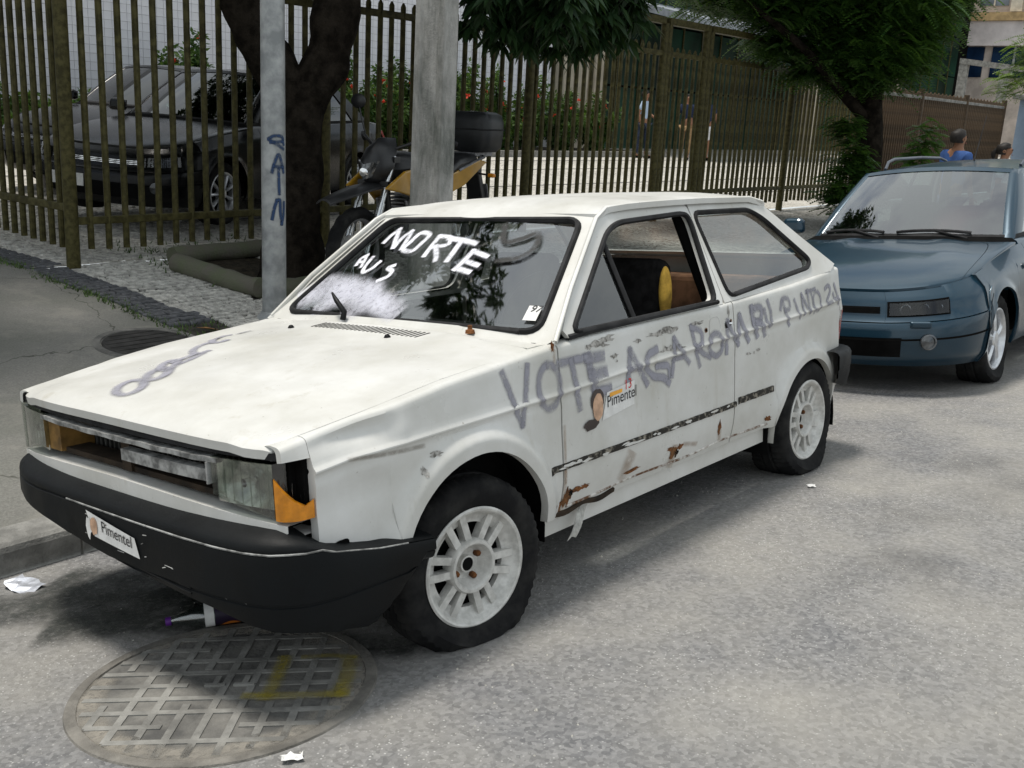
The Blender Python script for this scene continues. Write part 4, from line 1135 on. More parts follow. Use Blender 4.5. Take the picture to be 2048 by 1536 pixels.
# worn yellow paint on the manhole cover
def onM(u, v, off): return Vector((u * ca - v * sa, u * sa + v * ca, .0082 + off))
for pts, w in (([(.14, -.10), (.145, .0), (.14, .15)], .05), ([(.08, -.085), (.2, -.09), (.36, -.085)], .045), ([(.345, -.09), (.35, .02), (.34, .13)], .055), ([(.20, .15), (.28, .155), (.35, .14)], .03)):
    ribbon('paint_stroke', pts, w * 1.3, onM, YELLOW, mc)
DUST = spraymat('dried_mud', (.30, .275, .235), .8, .95)
def onR(u, v, off): return Vector((u, v, .001 + off))
for a0, a1, w in ((3.3, 5.0, .10), (4.9, 6.6, .13), (.6, 1.6, .08), (2.2, 3.4, .12), (6.5, 7.0, .07)):
    ribbon('dust_ring', [((rr + .03) * math.cos(a), (rr + .03) * math.sin(a)) for a in frange(a0, a1, 8)], w, onR, DUST, mc, cross=6)
# pillar chips
for i in range(12):
    t = R.uniform(.15, .85); z = lerp(.90, 1.26, t); y = gy(z) - .02 - R.uniform(0, .025); x = lerp(.42, .90, t) - .01
    p = wscr(-1.075 - .02 * R.random(), lerp(0, 1, t), .003)
    MB().prism([p + Vector((R.uniform(-.008, .008), 0, R.uniform(-.008, .008))) for _ in range(4)], (-.001, -.001, .001)).build('paint_chip', CHIPM, car)
# door handle recess (handle gone), lock hole, latch hole, dents
HND = pm('handle_recess', (.52, .52, .51), .5, var=.1)
pl = rounded([(1.415, .772), (1.425, .848), (1.50, .852), (1.515, .80), (1.49, .765)], .025, 4)
Vv = [onL(p.x, p.y, .0015) for p in pl]; inn = [onL(lerp(p.x, 1.465, .35), lerp(p.y, .81, .35), -.016) for p in pl]
mb = MB().ring(Vv, inn, 1); mb.add(inn, [tuple(range(len(inn)))]); mb.build('handle_recess', HND, car, 50)
pl = rounded([(1.548, .793), (1.548, .820), (1.602, .824), (1.602, .797)], .012, 3)
MB().add([onL(p.x, p.y, .0024) for p in pl], [tuple(range(len(pl)))]).build('handle_hole', DARK, car)
blob('lock_hole', (1.393, .806), .011, .010, onL, RUST, car, .0022, 12, .1, 1)
blob('lock_hole', (1.393, .806), .006, .0055, onL, DARK, car, .0028, 12, .1, 2)
MB().lathe([(.010, 0), (.009, .006), (.0005, .007)], 12, 'Z', onL(1.59, .81, .004)).build('lock_rod', CHROME, car)
# hole of the side repeater on the wing
pl = rounded([(-.565, .425), (-.565, .475), (-.515, .478), (-.515, .425)], .016, 3)
MB().add([onL(p.x, p.y, .0026) for p in pl], [tuple(range(len(pl)))]).build('repeater_hole', DARK, car)
# strip of sill metal hanging down
SCRAP = pm('torn_sill_metal', (.40, .39, .36), .7, var=.35, scale=20)
G = [[(lerp(.57, .455, t) + dx, -.772 - .03 * t + .004 * math.sin(t * 7), lerp(.300, .205, t) - .010 * (abs(dx) > .02)) for dx in (-.024, 0, .024)] for t in frange(0, 1, 7)]
MB().grid(G, flange=(0, .003, 0)).build('hanging_sill_strip', SCRAP, car, 60)
mb = MB().tube([(x, -.765, .292 - .006 * math.sin(x * 31)) for x in frange(.40, .75, 14)], .012, 5).build('rotten_sill_edge', RSTR, car, 60)
# scratches on the bumper
for i in range(16):
    a = R.uniform(-.68, .1); z = R.uniform(flow(-.8, 0, a) + .03, .47)
    o_ = (-.756 - .0545 + .055 * (abs(a) / .72) ** 3)
    L = R.uniform(.006, .04)
    MB().tube([(o_ - .002, a, z), (o_ - .002, a + L, z + R.uniform(-.006, .006))], .0016, 4).build('scratch', CHIPPED, fb)
# ------------------------------------------------------------------ fence
FENCE = pm('olive_fence_paint', (.052, .046, .016), .55, var=.3, scale=20, spec=.15, col2=(.085, .075, .028))
FENCEB = pm('brown_fence_paint', (.075, .048, .026), .6, var=.35, scale=15)
bar_cache = {}
def fbar(parent, name, x, y, z0, z1, r, mat, n=8, tip=True):
    k = (name, round(z1 - z0, 3), r, mat.name)
    if k not in bar_cache:
        mb = MB(); h = z1 - z0
        mb.tube([(0, 0, 0), (0, 0, h - .035), (0, 0, h)], [r, r, r * (.35 if tip else 1)], n)
        me = mb.mesh(name, 40); me.materials.append(mat); bar_cache[k] = me
    return obj(name, bar_cache[k], None, parent, (x, y, z0))
def hrail(parent, a, b, w, h, mat):
    a, b = Vector(a), Vector(b); d = b - a
    mb = MB(); mb.box((0, 0, 0), (d.length, w, h)); me = mb.mesh('rail'); me.materials.append(mat)
    return bev(obj('rail', me, None, parent, (a + b) / 2, (0, 0, math.atan2(d.y, d.x))), .008)
fA = thing('metal_fence', 'tall olive metal bar fence running behind the cars along the pavement', 'fence', (0, 0, 0))
POSTS = [1.65, 4.12, 7.05, 9.75]
def fence_run(par, xs0, xs1, posts, ztop, pitch=.148, top=True, r=.026, mat=FENCE):
    for px_ in posts: fbar(par, 'post', px_, FY, zwalk(FY) - .05, 2.80 if top else ztop, .052, mat, 12, False)
    n = int(round((xs1 - xs0) / pitch))
    for k in range(1, n):
        x = xs0 + (xs1 - xs0) * k / n
        if min(abs(x - p) for p in posts) < .08: continue
        fbar(par, 'bar', x, FY + R.uniform(-.004, .004), .40 + R.uniform(-.012, .012), ztop, r, mat)
    hrail(par, (xs0, FY, .62), (xs1, FY, .62), .05, .06, mat)
    hrail(par, (xs0, FY + .002, 2.43), (xs1, FY + .002, 2.43), .05, .065, mat)
    if top: hrail(par, (xs0, FY, 2.83), (xs1, FY, 2.83), .10, .085, mat)
fence_run(fA, 1.65, 9.70, POSTS, 2.55)
gt = thing('metal_gate', 'narrow gate of olive bars between two posts in the fence', 'gate', (0, 0, 0))
fence_run(gt, 9.80, 10.85, [9.84, 10.82], 2.52)
fB = thing('metal_fence', 'stretch of olive bar fence right of the gate, partly behind leaves', 'fence', (0, 0, 0))
fence_run(fB, 10.92, 16.5, [10.93, 13.62, 16.45], 2.50)
fC = thing('metal_fence', 'far brown close-set fence beyond the tree with pale top rail', 'fence', (0, 0, 0))
n = 70
for k in range(n + 1):
    x = lerp(16.7, 25.0, k / n); fbar(fC, 'bar', x, FY, .30, 2.38 + .03 * (k % 2), .026, FENCEB)
hrail(fC, (16.6, FY, 2.28), (25.1, FY, 2.28), .06, .06, GRANITE)
hrail(fC, (16.6, FY + .002, .55), (25.1, FY + .002, .55), .05, .06, FENCEB)
for x in (16.65, 19.4, 22.2, 25.05): fbar(fC, 'post', x, FY, .2, 2.45, .06, FENCEB, 10, False)
MB().span((16.7, FY + .10, .30), (25.0, FY + .12, 2.25)).build('backing_sheet', FENCEB, fC)
# side return along the driveway
fD = thing('metal_fence', 'short side run of olive bars going back from the corner post', 'fence', (0, 0, 0))
n = 40
for k in range(1, n + 1):
    y = FY + .148 * k; fbar(fD, 'bar', 1.65 - .03 * (y - FY), y, .40 + (y - FY) * .035, 2.62 + (y - FY) * .02, .026, FENCE)
hrail(fD, (1.65, FY, .62), (1.47, FY + 5.95, .82), .05, .06, FENCE)
hrail(fD, (1.65, FY, 2.43), (1.47, FY + 5.95, 2.55), .05, .06, FENCE)
fbar(fD, 'post', 1.46, FY + 6.0, .3, 2.8, .052, FENCE, 12, False)

# ------------------------------------------------------------------ lamp post, concrete pole
GALV = pm('weathered_galvanised_steel', (.30, .315, .32), .5, .35, var=.22, scale=7, col2=(.42, .43, .43))
lp = thing('lamp_post', 'grey steel lamp post with blue painted letters behind the bonnet', 'lamp post', (2.16, 3.13, zwalk(3.13)))
MB().tube([(0, 0, -.05), (0, 0, 2), (0, 0, 7.2)], [.083, .079, .058], 20).build('shaft', GALV, lp, 60)
MB().lathe([(.12, 0), (.12, .02), (.095, .05), (.084, .06)], 20, 'Z').build('base_collar', GALV, lp, 40)
MB().tube([(0, 0, 7.1), (0, -.3, 7.5), (0, -1.2, 7.7)], [.04, .035, .03], 10).build('arm', GALV, lp, 60)
s = MB(); s.box((0, -1.45, 7.70), (.22, .55, .12), None, .8); bev(s.build('lantern', GALV, lp), .03)
fa = math.atan2(CAMP.y - 3.13, CAMP.x - 2.16)
def onP(a, z, off):
    r = .0835 - .0023 * z + off; w = fa + a / .081
    return Vector((r * math.cos(w), r * math.sin(w), z))
def pz(py): return (640 - py) / 283.0
for pts in ([(541, 290), (552, 284), (568, 286), (572, 300)], [(541, 291), (556, 299), (571, 308)], [(545, 296), (570, 294)], [(547, 352), (553, 332), (560, 318), (567, 336), (571, 352)], [(551, 340), (569, 342)], [(560, 345), (560, 358)], [(560, 364), (561, 392)], [(547, 440), (551, 420), (556, 404)], [(556, 404), (562, 404), (563, 425), (566, 450)], [(566, 450), (571, 430), (572, 408)]):
    ribbon('painted_letter', [((x - 550) / 283.0, pz(y)) for x, y in pts], .034, onP, SPRAYB, lp)
m, nt, b = nodes('stained_pole_concrete')
c = mixc(nt, noise_fac(nt, 5, 6, .65, .3, .7), (.30, .29, .27), (.45, .44, .42))
c = mixc(nt, noise_fac(nt, 2.6, 5, .7, .44, .62, sx=(1, 1, .3), loc=(2, 0, 1)), c, mixc(nt, .8, c, (.06, .07, .058)))
nt.links.new(c, b.inputs['Base Color']); b.inputs['Roughness'].default_value = .9
bump(nt, b, noise_fac(nt, 60, 4, .6, .3, .7), .3, .008)
POLEC = m
cp = thing('concrete_pole', 'broad stained concrete utility pole standing behind the white car', 'pole', (3.22, 2.67, zwalk(2.67)))
def duplo(z, k): 
    wx, wy = .075 * k, .155 * k
    rc = .03 * k
    return [(-wx, -wy, z), (-wx, -wy * .62, z), (-wx + rc * .35, -wy * .55, z), (-wx + rc * .35, wy * .55, z), (-wx, wy * .62, z), (-wx, wy, z), (wx, wy, z), (wx, wy * .6, z), (wx - rc, wy * .5, z), (wx - rc, -wy * .5, z), (wx, -wy * .6, z), (wx, -wy, z)]
mb = MB(); L0 = None
for z, k in ((-.05, 1.0), (2.5, .92), (5.5, .83), (8.5, .74)):
    L1 = duplo(z, k)
    if L0: mb.ring(L0, L1, 1)
    L0 = L1
mb.add(L0, [tuple(range(12))]); bev(mb.build('shaft', POLEC, cp), .006)
MB().box((0, 0, 8.0), (1.8, .10, .12)).build('crossarm', POLEC, cp)
for x in (-.8, -.4, .4, .8): MB().lathe([(.04, 8.06), (.045, 8.12), (.03, 8.16), (.04, 8.2), (.0005, 8.22)], 10, 'Z', (x, 0, 0)).build('insulator', PAPER, cp)

# ------------------------------------------------------------------ tree bed with log border
LOGC = pm('mossy_concrete_log', (.20, .185, .15), .9, var=.4, scale=7, bmp=.4, bscale=40, col2=(.11, .12, .075))
pb = thing('planter_border', 'low mossy concrete log border round the forked tree', 'planter', (2.9, 4.2, zwalk(4.2)))
def wl_(x, y, dz=.06): return Vector((x - 2.9, y - 4.2, zwalk(y) - zwalk(4.2) + dz))
for pts in ([(2.33, 4.60), (2.37, 4.2), (2.44, 3.68)], [(2.52, 3.62), (3.0, 3.60), (3.40, 3.62)], [(3.46, 3.70), (3.46, 4.2), (3.45, 4.78)], [(3.38, 4.84), (2.9, 4.85), (2.42, 4.82)]):
    P = resample([wl_(*p) for p in pts], 10, False)
    P = [p + Vector((R.uniform(-.008, .008), R.uniform(-.008, .008), R.uniform(-.006, .006))) for p in P]
    MB().tube(P, [.078 + R.uniform(-.006, .006) for _ in P], 12).build('log', LOGC, pb, 50)
SOIL = pm('dark_soil', (.035, .028, .018), .95, var=.5, scale=20, bmp=.6, bscale=50)
G = [[wl_(x, y, -.004 + .02 * noise.noise(Vector((x * 6, y * 6, 0)))) for y in frange(3.66, 4.82, 12)] for x in frange(2.40, 3.44, 12)]
MB().grid(G).build('soil', SOIL, pb, 60)

# ------------------------------------------------------------------ white tiled wall across the courtyard
TILE = pm('white_glazed_tile', (.70, .70, .74), .3, var=.05, scale=2)
GROUT = pm('grey_grout', (.42, .42, .43), .9, var=.1)
WY = 15.6; wx0, wx1 = -14.0, 21.05; TS = .15
tw = thing('tiled_wall', 'white tiled wall of the building at the back of the courtyard', 'wall', (0, WY, 0))
MB().span((wx0, .012, .3), (wx1, .35, 8.0)).build('masonry', GROUT, tw)
me = MB(); me.box((0, .006, 0), (TS - .007, .012, TS - .007)); tm = me.mesh('tile'); tm.materials.append(TILE)
mb = MB(); cnt = 0
nx = int((wx1 - wx0) / TS)
for i in range(nx):
    x = wx0 + (i + .5) * TS
    for j in range(42):
        z = 1.0 + (j + .5) * TS
        if 7.2 < x < 11.6 and 1.6 < z < 3.85 and cnt < 300 and (i + j) % 1 == 0:
            obj('tile', tm, None, tw, (x, 0, z)); cnt += 1
        else:
            hx = TS / 2 - .0035
            mb.add([(x - hx, 0, z - hx), (x + hx, 0, z - hx), (x + hx, 0, z + hx), (x - hx, 0, z + hx)], [(0, 1, 2, 3)])
o = mb.build('tiling', TILE, tw); struct(o, 'stuff')

# ------------------------------------------------------------------ green-glass building to the right of the tiled wall
BEIGE = pm('beige_render', (.42, .37, .29), .8, var=.15, scale=2)
GREENG = pm('dark_green_glass', (.006, .030, .018), .5, var=.6, scale=.5, spec=.12)
CANOPY = pm('grey_canopy', (.22, .24, .27), .6, var=.2)
gb_ = thing('green_glass_building', 'dark green glazed building with beige columns behind the fence', 'building', (21.1, 15.6, .5))
MB().span((.0, -.30, 0), (1.1, .4, 7.8)).build('column', BEIGE, gb_)
MB().span((1.35, -.35, 0), (1.75, .3, 7.8)).build('column', BEIGE, gb_)
MB().span((10.9, -2.6, 0), (11.35, -2.2, 7.8)).build('column', BEIGE, gb_)
MB().span((24, -.3, 0), (24.6, .3, 7.8)).build('column', BEIGE, gb_)
MB().span((1.75, .25, .0), (40, .6, 8)).build('back_wall', DARK, gb_)
for k in range(26):
    x = 1.8 + k * 1.2
    for j in range(4):
        MB().span((x + .03, .10, .1 + j * 1.9), (x + 1.17, .13, 1.94 + j * 1.9)).build('pane', GREENG, gb_)
    MB().span((x - .03, .06, 0), (x + .03, .16, 7.8)).build('mullion', FENCE, gb_)
MB().prism([(2.0, -3.2, 3.55), (2.0, -3.2, 3.75), (2.0, .2, 4.5), (2.0, .2, 4.3)], (11, 0, 0)).build('canopy', CANOPY, gb_)
# ------------------------------------------------------------------ far building at the end of the street
PINK = pm('weathered_pink_render', (.47, .41, .37), .85, var=.22, scale=1.2)
OCHRE = pm('ochre_cornice', (.40, .28, .14), .85, var=.25, scale=3)
CREAM = pm('cream_pilaster', (.58, .52, .42), .85, var=.15, scale=3)
BLUEG = pm('blue_window_glass', (.008, .022, .055), .12, var=.4, scale=.8, coat=.4)
GREYG = pm('grey_window_glass', (.12, .14, .16), .2, var=.4, scale=.8, coat=.4)
fbd = thing('apartment_building', 'pinkish far building with blue windows and ochre cornice at the street end', 'building', (56, 4, 0))
MB().span((0, 0, 0), (12, 19, 14)).build('wall', PINK, fbd)
MB().span((-.5, -.2, 7.25), (.0, 19.2, 7.65)).build('cornice', OCHRE, fbd)
MB().span((-.35, -.2, 6.05), (.0, 19.2, 7.24)).build('parapet', pm('pale_pink_panel', (.60, .55, .54), .8, var=.15, scale=1.0), fbd)
for k in range(7):
    y = .6 + k * 2.6
    w = MB().span((-.10, y, 4.5), (.02, y + 2.2, 6.0)).build('window', BLUEG, fbd)
    MB().span((-.16, y + 1.05, 4.5), (-.11, y + 1.15, 6.0)).build('window_mullion', GALV, w)
for k in range(8):
    y = .3 + k * 2.3
    MB().span((-.22, y, 7.7), (.0, y + .55, 13.5)).build('pilaster', CREAM, fbd)
    w = MB().span((-.05, y + .7, 8.0), (.02, y + 2.1, 9.9)).build('window', GREYG, fbd)
    MB().span((-.09, y + 1.35, 8.0), (-.052, y + 1.42, 9.9)).build('window_mullion', CREAM, w)
rp_ = thing('ramp_railing', 'grey concrete railing on short posts in front of the far building', 'railing', (40, 6, 0))
MB().prism([(0, -1.5, 3.45), (0, -1.5, 3.65), (0, 5, 4.4), (0, 5, 4.2)], (.3, 0, 0)).build('handrail', GRANITE, rp_)
for k in range(5): MB().span((0.02, -1.3 + k * 1.5, 0), (.28, -1.0 + k * 1.5, 3.5 + k * .17)).build('post', GRANITE, rp_)
# ------------------------------------------------------------------ rounded cars built from plan curves
def arch_bottom(x, base, arches):
    z = base
    for cx, cz, rr in arches:
        d = abs(x - cx)
        if d < rr: z = max(z, cz + math.sqrt(rr * rr - d * d))
    return z
class Loft:
    def __init__(s, S): s.S = S
    def plan(s, col, t):
        """half plan point (x, |y|) of the lower shell at column col and height fraction t"""
        S = s.S; w = interp(S['w'], t)
        k, q = col
        if k == 'f':
            a = q; n = 2.0 / S.get('nf', 2.5)
            return interp(S['xf'], t) + S['cf'] * (1 - math.cos(a) ** n), w * math.sin(a) ** n
        if k == 'r':
            a = q; n = 2.0 / S.get('nr', 3.0)
            return interp(S['xr'], t) - S['cr'] * (1 - math.cos(a) ** n), w * math.sin(a) ** n
        x = q
        return x, w + .006 * math.sin(math.pi * clamp((x + .4) / 3.4))
    def pt(s, col, t, sg, off=0.0):
        S = s.S; xm, _ = s.plan(col, .7); x, y = s.plan(col, t)
        zb = S['zb'] if col[0] != 's' else arch_bottom(col[1], S['sill'] if .3 < col[1] < S['wb'] - .3 else S['zb'], S['arch'])
        zt = interp(S['zt'], xm); z = lerp(zb, zt, t)
        if col[0] == 's':
            y = interp(S['w'], (z - S['zb']) / (zt - S['zb'])) + .006 * math.sin(math.pi * clamp((x + .4) / 3.4))
            for cx, cz, rr in S['arch']:
                r = math.hypot(x - cx, z - cz)
                y += .016 * sm((rr + .06 - r) / .06)
        o = Vector((0, 0, 0))
        if off:
            if col[0] == 's': o = Vector((0, sg * off, 0))
            else:
                a = col[1]; f = -1 if col[0] == 'f' else 1
                o = Vector((f * math.cos(a) * off, sg * math.sin(a) * off, 0))
        return Vector((x, sg * y, z)) + o
    def patch(s, name, cols, ts, mat, parent, off=0.0, fl=.02, full=False, smooth=40):
        if full:
            G = [[s.pt(c, t, 1, off) for t in ts] for c in reversed(cols)] + [[s.pt(c, t, -1, off) for t in ts] for c in cols if not (c[0] != 's' and c[1] == 0)]
            return MB().grid(G, flange=lambda p, i, j: (.0, -fl * (1 if p[1] > .3 else -1 if p[1] < -.3 else 0), 0)).build(name, mat, parent, smooth)
        out = []
        for sg in (-1, 1):
            G = [[s.pt(c, t, sg, off) for t in ts] for c in cols]
            out.append(MB().grid(G, flange=(fl if cols[0][0] == 'f' and cols[-1][0] == 'f' else 0, -sg * fl, 0)).build(name, mat, parent, smooth))
        return out
    def fc(s, a0, a1, n=10): return [('f', RAD(lerp(a0, a1, k / n))) for k in range(n + 1)]
    def rc(s, a0, a1, n=8): return [('r', RAD(lerp(a0, a1, k / n))) for k in range(n + 1)]
    def sc(s, x0, x1):
        xs = {x0, x1}
        n = max(2, int((x1 - x0) / .09))
        for k in range(n + 1): xs.add(lerp(x0, x1, k / n))
        for cx, cz, rr in s.S['arch']:
            for k in range(25):
                x = cx - rr * math.cos(math.pi * k / 24)
                if x0 < x < x1: xs.add(x)
            for e in (-1, 1):
                x = cx + e * (rr + .001)
                if x0 < x < x1: xs.add(x)
        out = []
        for x in sorted(xs):
            if not out or x - out[-1] > .0008: out.append(x)
        return [('s', x) for x in out]
    # greenhouse
    def g(s, col, t, sg, off=0.0):
        """col: (kind, q) f: 0..1 across windscreen half, s: 0..1 along side, r: across rear half"""
        S = s.S; k, q = col
        def base(z):
            xb0, xb1, yb, zb = S['gb']; xt0, xt1, yt, zt_ = S['gt']
            return None
        xb0, xb1, yb, zb0, zb1 = S['gb']; xt0, xt1, yt, zt0, zt1 = S['gt']
        if k == 'f':
            bow = S.get('bow', .16); B = Vector((xb0 - bow * (1 - q ** 2.2), yb * q * .985, zb0 + .012 * (1 - q * q))); T = Vector((xt0 - bow * .5 * (1 - q ** 2.2), yt * q * .985, zt0 + .035 * (1 - q * q)))
        elif k == 'r':
            B = Vector((xb1 + .10 * (1 - q ** 2.2), yb * q * .97, zb1)); T = Vector((xt1 + .06 * (1 - q ** 2.2), yt * q * .97, zt1 + .03 * (1 - q * q)))
        else:
            B = Vector((lerp(xb0, xb1, q), yb, lerp(zb0, zb1, q))); T = Vector((lerp(xt0, xt1, q), yt, lerp(zt0, zt1, q) + .015 * math.sin(math.pi * q)))
        p = B.lerp(T, t)
        p.y += (.018 * math.sin(math.pi * t) if k == 's' else 0)
        if k == 'f': p += Vector((-.02, 0, .01)) * math.sin(math.pi * t)
        if off:
            n = {'f': Vector((-.6, 0, .8)), 's': Vector((0, .95, .3)), 'r': Vector((.8, 0, .6))}[k]; p += n * off
        return Vector((p.x, sg * p.y, p.z))
    def gpatch(s, name, cols, ts, mat, parent, off=0.0, full=False, fl=.015):
        if full:
            G = [[s.g(c, t, 1, off) for t in ts] for c in reversed(cols)] + [[s.g(c, t, -1, off) for t in ts] for c in cols if c[1] != 0]
            return MB().grid(G).build(name, mat, parent, 50)
        return [MB().grid([[s.g(c, t, sg, off) for t in ts] for c in cols], flange=(0, -sg * fl, 0) if fl else None).build(name, mat, parent, 40) for sg in (-1, 1)]
def gc(k, a, b_, n=8): return [(k, lerp(a, b_, i / n)) for i in range(n + 1)]

def star_wheel(parent, x, y, z, r, rb, right, n=5, wide=.34, mat=None, steer=0.0):
    mat = mat or ALLOYB
    key = ('sw', r, rb, n, mat.name)
    if key not in GW:
        ty = tyre_mesh(r, .195, rb, r - .012, True, 64); ty.materials.append(TYRE)
        rim = MB().lathe([(rb, .06), (rb - .015, .0), (rb - .006, -.07), (rb + .012, -.086), (rb + .012, -.094), (rb + .002, -.096), (rb - .008, -.082), (rb - .014, -.05)], 56, 'Y').mesh('rim', 40); rim.materials.append(mat)
        hub = MB().lathe([(.055, -.03), (.055, -.082), (.045, -.092), (.0005, -.094)], 28, 'Y').mesh('hub', 40); hub.materials.append(mat)
        sp = []
        for k in range(n):
            a = 2 * math.pi * k / n + .35; mb = MB(); G = []
            for rr_, hw, yy in ((.035, wide * .8, -.086), (.07, wide * .62, -.090), (rb * .62, wide * .46, -.088), (rb - .008, wide * .5, -.080)):
                G.append([(rr_ * math.cos(a + q * hw), yy + abs(q) * .012, rr_ * math.sin(a + q * hw)) for q in (-1, -.6, 0, .6, 1)])
            mb.grid(G, flange=(0, .03, 0)); me = mb.mesh('spoke', 40); me.materials.append(mat); sp.append(me)
        dr = MB().lathe([(.005, -.02), (rb - .02, -.02), (rb - .016, .05)], 32, 'Y').mesh('brake_disc', 40); dr.materials.append(DARK)
        GW[key] = (ty, rim, hub, sp, dr)
    ty, rim, hub, sp, dr = GW[key]
    w = obj('wheel', ty, None, parent, (x, y, z), (0, 0, steer + (math.pi if right else 0)))
    for nm, me in [('rim', rim), ('hub', hub), ('brake_disc', dr)] + [('spoke', q) for q in sp]: obj(nm, me, None, w)
    return w

def loft_car(root, S, paint, wagon, glass, alloy, lamp, extras=True):
    L = Loft(S); wb = S['wb']; xa = S['xa']        # xa: where the front bumper meets the arch
    tB = S['tb']                                   # bumper / body split
    T = lambda a, b_, n=6: frange(a, b_, n)
    allf = L.fc(0, 90, 22) + L.sc(L.plan(('f', RAD(90)), .5)[0] + .02, xa)
    fbm = L.patch('front_bumper', allf, T(0, tB - .012, 12), paint, root, .012, full=True)
    L.patch('bumper_moulding', allf, T(tB * .60, tB * .64, 1), S.get('mould', DARK), fbm, .0135, full=True, fl=.004)
    # nose above the bumper
    L.patch('nose_panel', L.fc(0, S['hl0'] - 1.5, 10), T(tB, .985, 6), paint, root, .006, full=True)
    L.patch('grille', L.fc(0, S['gr'], 8), T(tB + .11, .80, 4), DARK, root, .010, full=True, fl=0)
    for k in range(3): L.patch('grille_bar', L.fc(0, S['gr'], 8), T(tB + .12 + k * .028, tB + .132 + k * .028, 1), S.get('gbar', DARK), root, .014, full=True, fl=0)
    hls = L.patch('headlamp', L.fc(S['hl0'], S['hl1'], 10), T(tB + .085, .845, 5), lamp, root, .017, .012)
    L.patch('lamp_surround', L.fc(S['hl0'] - 1.0, S['hl1'] + 1.0, 10), T(tB + .065, .865, 4), DARK, root, .009, 0)
    L.patch('lamp_panel', L.fc(S['hl0'] - 1.4, S['hl1'] + 1.3, 10), T(tB, .985, 6), paint, root, .006, 0)
    for sg in (-1, 1):
        for q, rr_ in ((.24, .034), (.55, .030), (.82, .022)):
            aa = RAD(lerp(S['hl0'], S['hl1'], q)); c = L.pt(('f', aa), (tB + .085 + .845) / 2, sg, .0125); d = Vector((-math.cos(aa), sg * math.sin(aa), .1))
            me = MB().lathe([(rr_, .002), (rr_ * .8, -.006), (rr_ * .4, -.012), (.0005, -.004)], 18, 'Z').mesh('reflector', 50); me.materials.append(CHROME)
            o = obj('reflector', me, None, hls[0 if sg < 0 else 1], c); o.rotation_euler = d.to_track_quat('Z', 'Y').to_euler()
    wf = L.fc(S['hl1'] + 1.2, 90, 6) + L.sc(L.plan(('f', RAD(90)), .7)[0] + .02, xa)
    L.patch('wing_nose', wf, T(tB, 1, 6), paint, root, .006)
    if extras:
        L.patch('lower_intake', L.fc(0, S['in1'], 10), T(.14, .40, 3), DARK, fbm, .0145, full=True, fl=0)
        for sg in (-1, 1):
            c = L.pt(('f', RAD(S['fog'])), .34, sg, .016)
            d = Vector((-math.cos(RAD(S['fog'])), sg * math.sin(RAD(S['fog'])), 0))
            mb = MB().lathe([(.052, .0), (.050, .012), (.040, .014), (.038, .006), (.0005, .012)], 24, 'Z'); me = mb.mesh('fog_lamp', 40); me.materials.append(LAMPCL)
            o = obj('fog_lamp', me, None, fbm, c); o.rotation_euler = d.to_track_quat('Z', 'Y').to_euler()
    # sides
    tt = [0, .02, .05, .1, .17, .26, .36, .46, .56, .66, .76, .84, .9, .95, .98, 1]
    L.patch('front_wing', L.sc(xa + .003, S['d0'] - .003), tt, paint, root)
    fd = L.patch('front_door', L.sc(S['d0'] + .003, S['d1'] - .003), tt, paint, root)
    L.patch('rear_door', L.sc(S['d1'] + .003, S['d2'] - .003), tt, paint, root)
    re_ = S['xr'][0][1] - S['cr']
    L.patch('rear_wing', L.sc(S['d2'] + .003, re_ - .01) + L.rc(88, 62, 4), tt, paint, root)
    L.patch('tail_panel', L.rc(0, 61, 10), tt, paint, root, full=True)
    L.patch('tail_lamp', L.rc(58, 86, 4), T(.62, .90, 3), REDL, root, .012, .0)
    for d in fd:
        sg = -1 if d.data.vertices[0].co.y < 0 else 1
        y = sg * (interp(S['w'], .8) + .012)
        bev(MB().span((S['d1'] - .26, y - .012, .80), (S['d1'] - .10, y + .012, .835)).build('door_handle', paint, d), .008)
        b0 = MB(); b0.box((S['mx'] + .02, sg * (S['w'][2][1] + .07), S['gb'][3] + .085), (.10, .19, .125), None, .85); mi = bev(b0.build('door_mirror', paint, d), .035, 3)
        mi['label'] = 'rounded door mirror'
        MB().span((S['mx'] + .071, sg * (S['w'][2][1] + .0), S['gb'][3] + .04), (S['mx'] + .075, sg * (S['w'][2][1] + .14), S['gb'][3] + .13)).build('mirror_glass', CHROME, mi)
    # bonnet and wing tops
    def top(v, u):
        a = abs(v) * RAD(90); sg = 1 if v > 0 else -1
        f = L.pt(('f', a), 1.0, sg, .0); cb = L.g(('f', abs(v)), 0, sg)
        cb = Vector((cb.x - .05, cb.y * 1.03 + sg * .05 * abs(v) ** 4, cb.z - .02))
        p = f.lerp(cb, u)
        zt = lerp(f.z, cb.z, u ** .8); e = interp(S['zt'], p.x)
        p.z = lerp(zt, min(zt, e + .02), abs(v) ** 3) + S.get('crown', .03) * math.sin(math.pi * clamp(u * .8 + .1)) * (1 - v * v)
        w = interp(S['w'], 1.0)
        p.y = sg * min(abs(p.y) + (w - abs(p.y)) * (abs(v) ** 2) * math.sin(math.pi * u) ** .5 * .9, w) if abs(v) > .01 else p.y
        if S.get('rib') and .30 < abs(v) < .62: p.z += .012 * math.sin(math.pi * (abs(v) - .30) / .32) * u
        return p
    us = [0, .02, .06, .13, .22, .34, .46, .58, .7, .82, .92, 1]; vb = .74
    bonnet_ = MB().grid([[top(v, u) for u in us] for v in frange(-vb, vb, 28)], flange=(0, 0, -.02)).build('bonnet', paint, root, 50)
    for sg in (-1, 1):
        MB().grid([[top(sg * v, u) for u in us] for v in frange(vb + .006, 1, 6)], flange=(0, 0, -.02)).build('wing_top', paint, root, 50)
    # scuttle and wipers
    MB().grid([[top(v, 1), L.g(('f', abs(v)), .02, 1 if v > 0 else -1)] for v in frange(-1, 1, 20)], flange=(0, 0, -.03)).build('scuttle', DARK, root, 60)
